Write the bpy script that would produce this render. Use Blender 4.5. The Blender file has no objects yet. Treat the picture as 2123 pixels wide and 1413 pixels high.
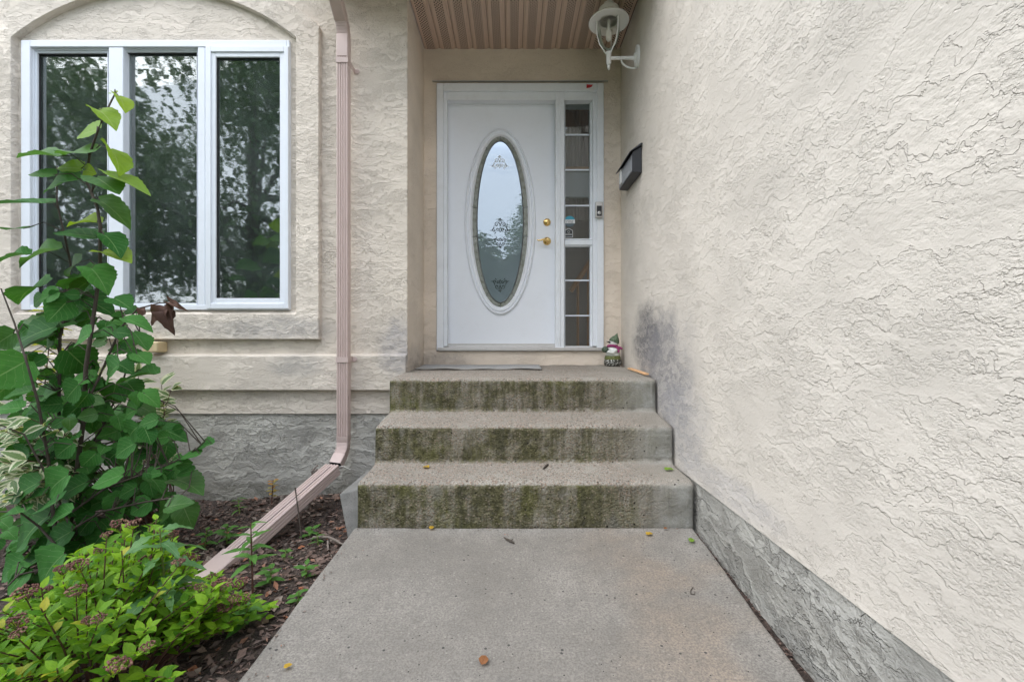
import bpy, bmesh, math, random
import numpy as np
from mathutils import Vector, Matrix, noise as mnoise
R = math.radians
PI = math.pi
random.seed(7)
sc = bpy.context.scene

# ------------------------------------------------------------------ camera
F = 960.0            # focal length in photograph pixels
CAMZ = 0.885
cam = bpy.data.cameras.new('camera')
cam.sensor_width = 36.0
cam.lens = F / 2123.0 * 36.0
cam.clip_start = 0.02
cam.clip_end = 2000
camo = bpy.data.objects.new('camera', cam)
camo.location = (0, 0, CAMZ)
camo.rotation_euler = (R(90), 0, 0)
sc.collection.objects.link(camo)
sc.camera = camo

# ------------------------------------------------------------------ world, sun, exposure
SUN_EL, SUN_AZ = 50.0, 236.0        # azimuth clockwise from +Y (the view direction)
w = bpy.data.worlds.new('World')
sc.world = w
w.use_nodes = True
nt = w.node_tree
nt.nodes.clear()
wo = nt.nodes.new('ShaderNodeOutputWorld')
bg = nt.nodes.new('ShaderNodeBackground')
sky = nt.nodes.new('ShaderNodeTexSky')
sky.sky_type = 'NISHITA'
sky.sun_disc = False
sky.sun_elevation = R(SUN_EL)
sky.sun_rotation = R(SUN_AZ)
sky.dust_density = 3.0
sky.air_density = 1.0
tc = nt.nodes.new('ShaderNodeTexCoord')
mp = nt.nodes.new('ShaderNodeMapping')
mp.inputs['Scale'].default_value = (1, 1, 2.6)
cn = nt.nodes.new('ShaderNodeTexNoise')
cn.inputs['Scale'].default_value = 2.2
cn.inputs['Detail'].default_value = 3
cr = nt.nodes.new('ShaderNodeValToRGB')
cr.color_ramp.elements[0].position = 0.30
cr.color_ramp.elements[0].color = (0.45, 0.45, 0.45, 1)
cr.color_ramp.elements[1].position = 0.62
cr.color_ramp.elements[1].color = (0.95, 0.95, 0.95, 1)
cm = nt.nodes.new('ShaderNodeMix')
cm.data_type = 'RGBA'
cm.inputs[7].default_value = (8.2, 8.8, 9.9, 1)       # bright thin cloud
nt.links.new(tc.outputs['Generated'], mp.inputs['Vector'])
nt.links.new(mp.outputs['Vector'], cn.inputs['Vector'])
nt.links.new(cn.outputs['Fac'], cr.inputs['Fac'])
nt.links.new(cr.outputs['Color'], cm.inputs[0])
nt.links.new(sky.outputs['Color'], cm.inputs[6])
nt.links.new(cm.outputs[2], bg.inputs['Color'])
bg.inputs['Strength'].default_value = 0.14
nt.links.new(bg.outputs['Background'], wo.inputs['Surface'])

sl = bpy.data.lights.new('sun', 'SUN')
sl.energy = 0.8
sl.angle = R(60)
sl.color = (1.0, 0.98, 0.95)
so = bpy.data.objects.new('sun', sl)
sd = Vector((math.sin(R(SUN_AZ)) * math.cos(R(SUN_EL)), math.cos(R(SUN_AZ)) * math.cos(R(SUN_EL)), math.sin(R(SUN_EL))))
so.rotation_euler = sd.to_track_quat('Z', 'Y').to_euler()
so.location = sd * 50
sc.collection.objects.link(so)

sc.view_settings.view_transform = 'Standard'
sc.view_settings.look = 'None'
sc.view_settings.gamma = 1.0
sc.view_settings.exposure = 1.28
sc.render.engine = 'CYCLES'
sc.cycles.max_bounces = 6
sc.cycles.diffuse_bounces = 4
sc.cycles.glossy_bounces = 3
sc.cycles.transparent_max_bounces = 12
sc.cycles.use_denoising = True

# ------------------------------------------------------------------ geometry helpers
COL = sc.collection


def wp(px, py, Y):
    """a photograph pixel at depth Y -> world point"""
    return Vector(((px - 1061.5) * Y / F, Y, CAMZ + (706.5 - py) * Y / F))


class MB:
    def __init__(s):
        s.v, s.f, s.uv = [], [], None

    def add(s, vs, fs):
        o = len(s.v)
        s.v += [tuple(p) for p in vs]
        s.f += [tuple(i + o for i in f) for f in fs]

    def box(s, x0, x1, y0, y1, z0, z1):
        s.add([(x, y, z) for x in (x0, x1) for y in (y0, y1) for z in (z0, z1)],
              [(0, 1, 3, 2), (4, 6, 7, 5), (0, 4, 5, 1), (2, 3, 7, 6), (0, 2, 6, 4), (1, 5, 7, 3)])
        return s

    def grid(s, pts):                      # pts[i][j] vectors
        n, m = len(pts), len(pts[0])
        s.add([p for r in pts for p in r],
              [(i * m + j, (i + 1) * m + j, (i + 1) * m + j + 1, i * m + j + 1) for i in range(n - 1) for j in range(m - 1)])
        return s

    def sweep(s, rings, cap=True, close=True):      # rings: list of equal-length point loops
        m = len(rings[0])
        o = len(s.v)
        for r in rings:
            s.v += [tuple(p) for p in r]
        for i in range(len(rings) - 1):
            for j in range(m if close else m - 1):
                k = (j + 1) % m
                s.f.append((o + i * m + j, o + i * m + k, o + (i + 1) * m + k, o + (i + 1) * m + j))
        if cap:
            s.f.append(tuple(o + j for j in reversed(range(m))))
            e = o + (len(rings) - 1) * m
            s.f.append(tuple(e + j for j in range(m)))
        return s

    def tube(s, path, rad, n=8, cap=True):
        path = [Vector(p) for p in path]
        rads = rad if isinstance(rad, (list, tuple)) else [rad] * len(path)
        rings = []
        up = Vector((0.13, 0.21, 1)).normalized()
        for i, p in enumerate(path):
            d = (path[min(i + 1, len(path) - 1)] - path[max(i - 1, 0)])
            d = d.normalized() if d.length > 1e-9 else Vector((0, 0, 1))
            if abs(d.dot(up)) > 0.95:
                a = d.cross(Vector((1, 0.1, 0))).normalized()
            else:
                a = d.cross(up).normalized()
            b = d.cross(a).normalized()
            rings.append([p + (a * math.cos(2 * PI * k / n) + b * math.sin(2 * PI * k / n)) * rads[i] for k in range(n)])
        return s.sweep(rings, cap)

    def lathe(s, prof, c=(0, 0, 0), n=24, cap=False, M=None):
        rings = []
        for r, z in prof:
            ring = [Vector((r * math.cos(2 * PI * k / n), r * math.sin(2 * PI * k / n), z)) for k in range(n)]
            if M is not None:
                ring = [M @ p for p in ring]
            rings.append([p + Vector(c) for p in ring])
        return s.sweep(rings, cap)

    def prism(s, poly, axis, a0, a1):      # poly of 2-tuples; axis 'x','y','z'
        def P(u, v, a):
            return {'x': (a, u, v), 'y': (u, a, v), 'z': (u, v, a)}[axis]
        return s.sweep([[P(u, v, a0) for u, v in poly], [P(u, v, a1) for u, v in poly]])

    def ball(s, c, r, n=10, m=6, sc_=(1, 1, 1)):
        prof = [(max(1e-4, math.sin(PI * i / m)) * r, -math.cos(PI * i / m) * r) for i in range(m + 1)]
        rings = [[(c[0] + q * math.cos(2 * PI * k / n) * sc_[0], c[1] + q * math.sin(2 * PI * k / n) * sc_[1], c[2] + z * sc_[2]) for k in range(n)] for q, z in prof]
        return s.sweep(rings)

    def build(s, name, mat, parent=None, smooth=None, bevel=0, seg=2):
        me = bpy.data.meshes.new(name)
        me.from_pydata(s.v, [], s.f)
        bm = bmesh.new()
        bm.from_mesh(me)
        bmesh.ops.recalc_face_normals(bm, faces=bm.faces)
        bm.to_mesh(me)
        bm.free()
        if smooth is not None:
            me.shade_smooth()
            me.set_sharp_from_angle(angle=R(smooth))
        return link(name, me, mat, parent, bevel, seg)


def link(name, me, mat, parent=None, bevel=0, seg=2):
    if mat is not None and not me.materials:
        me.materials.append(mat)
    o = bpy.data.objects.new(name, me)
    COL.objects.link(o)
    if parent is not None:
        par(o, parent)
    if bevel:
        b = o.modifiers.new('bevel', 'BEVEL')
        b.width = bevel
        b.segments = seg
        b.limit_method = 'ANGLE'
        b.angle_limit = R(40)
        b.harden_normals = False
    return o


ROOTLOC = {}


def par(o, p):
    o.parent = p
    o.matrix_parent_inverse = Matrix.Translation(ROOTLOC.get(p.name, Vector((0, 0, 0)))).inverted()


def thing(name, label, cat, loc=(0, 0, 0), group=None):
    o = bpy.data.objects.new(name, None)
    COL.objects.link(o)
    o.location = loc
    o.empty_display_size = 0.1
    ROOTLOC[o.name] = Vector(loc)
    o['label'] = label
    o['category'] = cat
    if group:
        o['group'] = group
    return o


def tag(o, label, cat, group=None):
    o['label'] = label
    o['category'] = cat
    if group:
        o['group'] = group
    return o


# ------------------------------------------------------------------ material helpers
class NM:
    def __init__(s, name):
        s.m = bpy.data.materials.new(name)
        s.m.use_nodes = True
        s.t = s.m.node_tree
        s.t.nodes.clear()
        s.out = s.t.nodes.new('ShaderNodeOutputMaterial')
        s._oc = None

    def n(s, typ, props=None, **ins):
        nd = s.t.nodes.new(typ)
        for k, v in (props or {}).items():
            setattr(nd, k, v)
        for k, v in ins.items():
            s.set(nd, k, v)
        return nd

    def set(s, nd, k, v):
        k = k.replace('_', ' ')
        sock = nd.inputs[int(k[1:])] if k[0] == 'i' and k[1:].isdigit() else nd.inputs[k]
        if isinstance(v, bpy.types.NodeSocket):
            s.t.links.new(v, sock)
        else:
            if isinstance(v, (tuple, list)) and len(v) == 3 and sock.type == 'RGBA':
                v = (*v, 1)
            sock.default_value = v

    def oc(s):
        if s._oc is None:
            s._oc = s.n('ShaderNodeTexCoord').outputs['Object']
        return s._oc

    def map(s, scale=(1, 1, 1), loc=(0, 0, 0), rot=(0, 0, 0), vec=None):
        return s.n('ShaderNodeMapping', Vector=vec or s.oc(), Scale=scale, Location=loc, Rotation=rot).outputs[0]

    def noise(s, scale, detail=2, rough=0.5, dist=0.0, vec=None, col=False):
        nd = s.n('ShaderNodeTexNoise', Vector=vec or s.oc(), Scale=scale, Detail=detail, Roughness=rough, Distortion=dist)
        return nd.outputs['Color' if col else 'Fac']

    def vor(s, scale, vec=None, feature='F1', out='Distance', rnd=1.0):
        return s.n('ShaderNodeTexVoronoi', {'feature': feature}, Vector=vec or s.oc(), Scale=scale, Randomness=rnd).outputs[out]

    def math(s, op, a, b=0.0, c=0.0, clamp=False):
        nd = s.n('ShaderNodeMath', {'operation': op, 'use_clamp': clamp})
        for i, v in enumerate((a, b, c)):
            s.set(nd, 'i%d' % i, v)
        return nd.outputs[0]

    def step(s, v, a, b, lo=0.0, hi=1.0):
        nd = s.n('ShaderNodeMapRange', {'interpolation_type': 'SMOOTHSTEP'})
        for k, x in zip(('Value', 'From_Min', 'From_Max', 'To_Min', 'To_Max'), (v, a, b, lo, hi)):
            s.set(nd, k, x)
        return nd.outputs[0]

    def mix(s, f, a, b, mode='MIX'):
        nd = s.n('ShaderNodeMix', {'data_type': 'RGBA', 'blend_type': mode})
        s.set(nd, 'i0', f)
        s.set(nd, 'i6', a)
        s.set(nd, 'i7', b)
        return nd.outputs[2]

    def ramp(s, fac, stops):
        nd = s.n('ShaderNodeValToRGB', Fac=fac)
        e = nd.color_ramp.elements
        while len(e) < len(stops):
            e.new(0.5)
        for q, (p, c) in zip(e, stops):
            q.position = p
            q.color = (*c, 1) if isinstance(c, (tuple, list)) else (c, c, c, 1)
        return nd.outputs[0]

    def sep(s, vec=None):
        return s.n('ShaderNodeSeparateXYZ', Vector=vec or s.oc()).outputs

    def bump(s, h, strength=1.0, dist=0.01, normal=None):
        nd = s.n('ShaderNodeBump', Height=h, Strength=strength, Distance=dist)
        if normal is not None:
            s.set(nd, 'Normal', normal)
        return nd.outputs[0]

    def bsdf(s, color, rough=0.6, **kw):
        nd = s.n('ShaderNodeBsdfPrincipled', Base_Color=color, Roughness=rough, **kw)
        s.t.links.new(nd.outputs[0], s.out.inputs['Surface'])
        return nd

    def surf(s, sh):
        s.t.links.new(sh, s.out.inputs['Surface'])


def blob(m, c, r, vec=None):
    """0..1 soft ellipsoid mask about world point c with radii r, edge broken by noise"""
    v = m.n('ShaderNodeVectorMath', {'operation': 'SUBTRACT'}, i0=vec or m.oc(), i1=c).outputs[0]
    v = m.n('ShaderNodeVectorMath', {'operation': 'DIVIDE'}, i0=v, i1=r).outputs[0]
    d = m.n('ShaderNodeVectorMath', {'operation': 'LENGTH'}, i0=v).outputs['Value']
    return d


def stucco(name, base, stains=(), relief=1.0, hscale=1.0, pits=1.0, patch=0.055):
    """lace-trowelled stucco: smooth plateaus ending in thin ragged lower lips, pitted between"""
    m = NM(name)
    x, y, z = m.sep()
    low = m.n('ShaderNodeTexNoise', Vector=m.map((1, 1, 1.2), (9, 2, 4)), Scale=3.2, Detail=1.0)
    ma, mb_, mc = m.sep(low.outputs['Color'])
    v = m.map((1, 1, 1.5))
    n1 = m.noise(6.5 * hscale, 5, 0.62, 0.15, vec=v)
    n2 = m.noise(12.5 * hscale, 4, 0.62, 0.2, vec=m.map((1, 1, 1.35), (3.1, 5.2, 1.7)))
    pit = m.noise(75, 3, 0.7, vec=m.map((1, 1, 1.6)))
    t1 = m.math('FRACT', m.math('MULTIPLY_ADD', n1, 4.6, m.math('MULTIPLY', z, 9.0 * hscale)))
    t2 = m.math('FRACT', m.math('MULTIPLY_ADD', n2, 3.4, m.math('MULTIPLY', z, 15.0 * hscale)))

    def lip(t, wd):
        return m.math('MULTIPLY', m.step(t, 0.0, wd), m.math('POWER', m.math('SUBTRACT', 1.0, t), 1.1))
    l1, l2 = lip(t1, .075), lip(t2, .09)
    h1 = m.math('MULTIPLY', l1, m.step(ma, .36, .52, .15, 1.0))
    h2 = m.math('MULTIPLY', l2, m.step(mb_, .38, .54, 0.1, .85))
    pk = m.step(mc, .38, .56, .30, 1.0 * pits)
    ph = m.math('MULTIPLY', m.step(pit, .36, .60), m.math('MULTIPLY', pk, m.step(l1, .75, .25, .15, 1.0)))
    h = m.math('ADD', m.math('ADD', h1, h2), m.math('MULTIPLY', ph, .62))
    col = m.ramp(m.math('MULTIPLY_ADD', n1, 0.35, m.math('MULTIPLY', ma, 0.65)), [(0.36, tuple(c * (1 - patch) for c in base)), (0.64, tuple(min(1, c * (1 + patch)) for c in base))])
    if stains:
        sn = m.math('MULTIPLY', m.math('SUBTRACT', m.noise(6, 4, 0.6), 0.5), 0.7)
        brk = m.math('MULTIPLY', m.step(pit, 0.3, 0.6, 0.6, 1.0), m.step(l1, 0.15, 0.85, 1.0, 0.72))
        for (c, r, sc_, amt) in stains:
            d = m.math('ADD', blob(m, c, r), sn)
            col = m.mix(m.math('MULTIPLY', m.step(d, 1.10, 0.40, 0, amt), brk), col, sc_)
    b = m.bsdf(col, 0.9)
    b.inputs['Specular IOR Level'].default_value = 0.2
    m.set(b, 'Normal', m.bump(h, 1.0, 0.0048 * relief))
    return m.m


CREAM = (0.65, 0.60, 0.53)
GREYST = (0.22, 0.22, 0.235)
M = {}
M['stucco_front'] = stucco('stucco_front', (0.69, 0.625, 0.545), [
    ((-1.62, 3.12, 0.97), (0.55, 0.3, 0.10), (0.27, 0.27, 0.28), 0.55),
    ((-0.78, 3.12, 0.85), (0.17, 0.3, 0.24), (0.30, 0.30, 0.33), 0.65),
    ((-1.45, 3.12, 0.72), (0.22, 0.3, 0.10), (0.32, 0.32, 0.32), 0.5),
    ((-2.6, 3.12, 0.99), (0.6, 0.3, 0.07), (0.35, 0.34, 0.33), 0.4),
], relief=1.0)
M['stucco_entry'] = stucco('stucco_entry', (0.75, 0.655, 0.55), [
    ((-0.70, 3.4, 0.72), (0.15, 0.4, 0.16), (0.30, 0.28, 0.27), 0.5),
    ((-0.55, 3.76, 0.72), (0.25, 0.2, 0.10), (0.32, 0.29, 0.27), 0.4)], relief=0.7)
M['stucco_garage'] = stucco('stucco_garage', CREAM, [
    ((0.885, 3.02, 0.90), (0.2, 0.42, 0.27), (0.15, 0.147, 0.152), 1.0),
    ((0.885, 2.72, 0.70), (0.2, 0.56, 0.42), (0.25, 0.245, 0.255), 0.85),
    ((0.885, 2.42, 0.45), (0.2, 0.38, 0.30), (0.33, 0.325, 0.34), 0.7),
    ((0.885, 1.95, 0.27), (0.2, 0.6, 0.09), (0.42, 0.41, 0.42), 0.5),
], relief=0.60, hscale=0.90, pits=1.0)
M['parging'] = stucco('parging', (0.41, 0.40, 0.365), [
    ((-1.6, 3.18, -0.16), (2.5, 0.3, 0.10), (0.14, 0.135, 0.11), 0.7),
    ((0.9, 1.3, 0.02), (0.3, 1.2, 0.10), (0.20, 0.19, 0.165), 0.5)], relief=2.8, hscale=0.7, pits=0.4, patch=0.22)


def paint(name, col, rough=0.4, bumps=0.0, dirt=0.08, metallic=0.0, grime=(0.25, 0.23, 0.2)):
    m = NM(name)
    c = m.mix(m.step(m.noise(9, 5, 0.65), 0.45, 0.8, 0, dirt), col, grime)
    c = m.mix(m.step(m.noise(60, 3, 0.6), 0.55, 0.8, 0, dirt * 0.8), c, grime)
    b = m.bsdf(c, m.math('ADD', rough, m.math('MULTIPLY', m.noise(14, 3), 0.12)))
    b.inputs['Metallic'].default_value = metallic
    if bumps:
        m.set(b, 'Normal', m.bump(m.noise(40, 3), bumps, 0.002))
    return m.m


M['vinyl'] = paint('vinyl', (0.74, 0.78, 0.84), 0.35, 0.05, 0.06)
M['door_white'] = paint('door_white', (0.80, 0.83, 0.88), 0.33, 0.12, 0.05)
M['trim_white'] = paint('trim_white', (0.78, 0.81, 0.85), 0.45, 0.1, 0.12)
M['gasket'] = paint('gasket', (0.02, 0.02, 0.022), 0.6)
M['brass'] = paint('brass', (0.80, 0.56, 0.22), 0.18, 0, 0.04, 1.0)
M['nickel'] = paint('nickel', (0.55, 0.53, 0.50), 0.35, 0, 0.05, 0.9)
M['black_plastic'] = paint('black_plastic', (0.015, 0.015, 0.017), 0.3)
M['mailbox_black'] = paint('mailbox_black', (0.028, 0.03, 0.036), 0.38, 0.1, 0.15, grime=(0.10, 0.10, 0.11))
M['lamp_white'] = paint('lamp_white', (0.86, 0.86, 0.84), 0.35, 0.1, 0.05)
M['spout'] = paint('spout', (0.55, 0.44, 0.41), 0.42, 0.1, 0.14, grime=(0.36, 0.29, 0.27))
M['spout_dark'] = paint('spout_dark', (0.02, 0.018, 0.018), 0.8)
M['soffit'] = None
M['red_tape'] = paint('red_tape', (0.55, 0.02, 0.03), 0.5)
M['aluminium'] = paint('aluminium', (0.6, 0.58, 0.56), 0.4, 0.1, 0.25, 0.7)
M['paper'] = paint('paper', (0.75, 0.75, 0.74), 0.7)
M['beige_plastic'] = paint('beige_plastic', (0.62, 0.50, 0.30), 0.5)
M['roof'] = paint('roof', (0.08, 0.075, 0.07), 0.9, 0.4)
M['twine'] = paint('twine', (0.75, 0.74, 0.70), 0.8)
M['bulb'] = paint('bulb', (0.85, 0.85, 0.82), 0.25)
M['room_wall'] = paint('room_wall', (0.52, 0.53, 0.50), 0.9)
M['room_brown'] = paint('room_brown', (0.30, 0.235, 0.20), 0.8)
M['room_pale'] = paint('room_pale', (0.55, 0.56, 0.56), 0.8)
M['oak'] = paint('oak', (0.42, 0.20, 0.08), 0.4)
M['blind'] = paint('blind', (0.55, 0.58, 0.58), 0.6)


def soffit_mat():
    m = NM('soffit_brown')
    x, y, z = m.sep()
    # perforation dots: staggered small holes in the middle stripe of each panel
    u = m.math('MULTIPLY', x, 1 / 0.0125)
    row = m.math('MULTIPLY', y, 1 / 0.026)
    odd = m.math('MODULO', m.math('FLOOR', u), 2.0)
    fu = m.math('SUBTRACT', m.math('FRACT', u), 0.5)
    fv = m.math('SUBTRACT', m.math('FRACT', m.math('ADD', row, m.math('MULTIPLY', odd, 0.5))), 0.5)
    d = m.math('SQRT', m.math('ADD', m.math('POWER', fu, 2.0), m.math('POWER', m.math('MULTIPLY', fv, 1.4), 2.0)))
    hole = m.step(d, 0.46, 0.34)
    pid = m.math('FRACT', m.math('MULTIPLY', m.math('ADD', x, 0.72), 1 / 0.1338))
    mid = m.math('MULTIPLY', m.step(pid, 0.26, 0.27), m.step(pid, 0.75, 0.74))
    hole = m.math('MULTIPLY', hole, mid)
    c = m.mix(m.step(m.noise(6, 4), 0.4, 0.8, 0, 0.25), (0.60, 0.45, 0.365), (0.53, 0.39, 0.315))
    c = m.mix(hole, c, (0.035, 0.025, 0.02))
    b = m.bsdf(c, 0.5)
    m.set(b, 'Normal', m.bump(m.math('SUBTRACT', 1.0, hole), 0.5, 0.002))
    return m.m


M['soffit'] = soffit_mat()
M['soffit_groove'] = paint('soffit_groove', (0.20, 0.13, 0.10), 0.6)


def glass_mat(name, tint, ior=1.75, wav=0.12, wsc=7.0, dist=0.0016, veil=0.0, rough=0.01):
    m = NM(name)
    fr = m.n('ShaderNodeFresnel', IOR=ior)
    nb = m.bump(m.noise(wsc, 2, 0.5, vec=m.map((1, 1, 2.2), rot=(0, R(30), 0))), wav, dist * 10)
    m.set(fr, 'Normal', nb)
    gl = m.n('ShaderNodeBsdfGlossy', Color=(0.95, 1.0, 0.98), Roughness=rough, Normal=nb)
    tr = m.n('ShaderNodeBsdfTransparent', Color=tint)
    mx = m.n('ShaderNodeMixShader', i0=fr.outputs[0], i1=tr.outputs[0], i2=gl.outputs[0])
    if veil:                                   # stray light put into the colour: a pale film on the pane
        df = m.n('ShaderNodeBsdfDiffuse', Color=(0.42, 0.52, 0.49))
        k = m.step(m.noise(5, 3), 0.3, 0.7, veil * 0.6, veil * 1.3)
        mx = m.n('ShaderNodeMixShader', i0=k, i1=mx.outputs[0], i2=df.outputs[0])
    m.surf(mx.outputs[0])
    return m.m


M['window_glass'] = glass_mat('window_glass', (0.80, 0.88, 0.85), 2.8, 0.016, 8.0, veil=0.06, rough=0.026)
M['side_glass'] = glass_mat('side_glass', (0.9, 0.92, 0.92), 1.45, 0.03)
M['lamp_glass'] = glass_mat('lamp_glass', (0.95, 0.93, 0.90), 1.22, 0.02)


def frosted():
    m = NM('frosted_glass')
    fr = m.n('ShaderNodeFresnel', IOR=2.5)
    nb = m.bump(m.noise(10, 2, vec=m.map((1, 1, 2))), 0.06, 0.012)
    gl = m.n('ShaderNodeBsdfGlossy', Color=(0.84, 0.93, 1.0), Roughness=0.015, Normal=nb)
    df = m.n('ShaderNodeBsdfPrincipled', Base_Color=(0.15, 0.20, 0.225), Roughness=0.5)
    mx = m.n('ShaderNodeMixShader', i0=fr.outputs[0], i1=df.outputs[0], i2=gl.outputs[0])
    m.surf(mx.outputs[0])
    return m.m


M['frosted'] = frosted()


def pebbled():
    m = NM('pebbled_glass')
    v = m.vor(150)
    b = m.bsdf(m.mix(m.step(m.noise(30, 3), 0.4, 0.7), (0.22, 0.235, 0.20), (0.13, 0.14, 0.10)), 0.12)
    b.inputs['Specular IOR Level'].default_value = 0.9
    m.set(b, 'Normal', m.bump(v, 0.6, 0.004))
    return m.m


M['pebbled'] = pebbled()
M['came'] = paint('came', (0.16, 0.17, 0.17), 0.35, 0, 0.05, 0.8)
M['etch_dark'] = paint('etch_dark', (0.04, 0.055, 0.055), 0.2)
M['etch_skylit'] = paint('etch_skylit', (0.92, 0.94, 0.96), 0.5)  # bright sky reflection on the top scroll, put into a paler colour


def concrete_path():
    m = NM('path_concrete')
    big = m.noise(1.6, 4, 0.6)
    med = m.noise(14, 4, 0.65)
    fine = m.noise(150, 3, 0.75)
    c = m.ramp(big, [(0.34, (0.205, 0.188, 0.163)), (0.66, (0.335, 0.31, 0.275))])
    x, y, z = m.sep()
    k = m.math('MULTIPLY', m.step(x, 0.1, 0.7), m.step(m.noise(2.6, 3, vec=m.map(loc=(4, 4, 0))), 0.40, 0.62, 0, 0.7))
    c = m.mix(k, c, (0.37, 0.285, 0.21))
    pale = m.math('MAXIMUM', m.step(x, 0.70, 0.84), m.step(y, 2.08, 2.19))
    c = m.mix(m.math('MULTIPLY', pale, m.step(m.noise(6, 3), 0.3, 0.6, 0.2, 0.75)), c, (0.36, 0.345, 0.315))
    c = m.mix(m.step(med, 0.35, 0.75, 0, 0.45), c, (0.17, 0.158, 0.142))
    c = m.mix(m.step(fine, 0.36, 0.66, 0, 0.75), c, (0.125, 0.115, 0.10))
    sp = m.vor(75, out='Distance')
    spc = m.vor(75, out='Color')
    r_, g_, b_ = m.sep(spc)
    c = m.mix(m.math('MULTIPLY', m.step(sp, 0.34, 0.2), m.step(r_, 0.80, 0.90, 0, 0.35)), c, (0.42, 0.39, 0.35))
    hole = m.math('MULTIPLY', m.step(sp, 0.22, 0.14), m.step(g_, 0.90, 0.92))
    c = m.mix(hole, c, (0.03, 0.027, 0.025))
    c = m.mix(m.math('MULTIPLY', m.step(m.vor(45), 0.25, 0.16), m.step(m.sep(m.vor(45, out='Color'))[2], 0.94, 0.96)), c, (0.05, 0.048, 0.045))
    br = m.noise(1.0, 2, vec=m.map((3, 260, 3)))
    h = m.math('ADD', m.math('MULTIPLY', fine, 0.5), m.math('MULTIPLY', br, 0.35))
    h = m.math('SUBTRACT', m.math('ADD', h, m.math('MULTIPLY', med, 0.6)), m.math('MULTIPLY', hole, 1.5))
    c = m.mix(m.step(br, 0.35, 0.7, 0, 0.18), c, (0.15, 0.14, 0.125))
    b = m.bsdf(c, 0.85)
    m.set(b, 'Normal', m.bump(h, 0.7, 0.003))
    return m.m


M['path'] = concrete_path()


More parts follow.
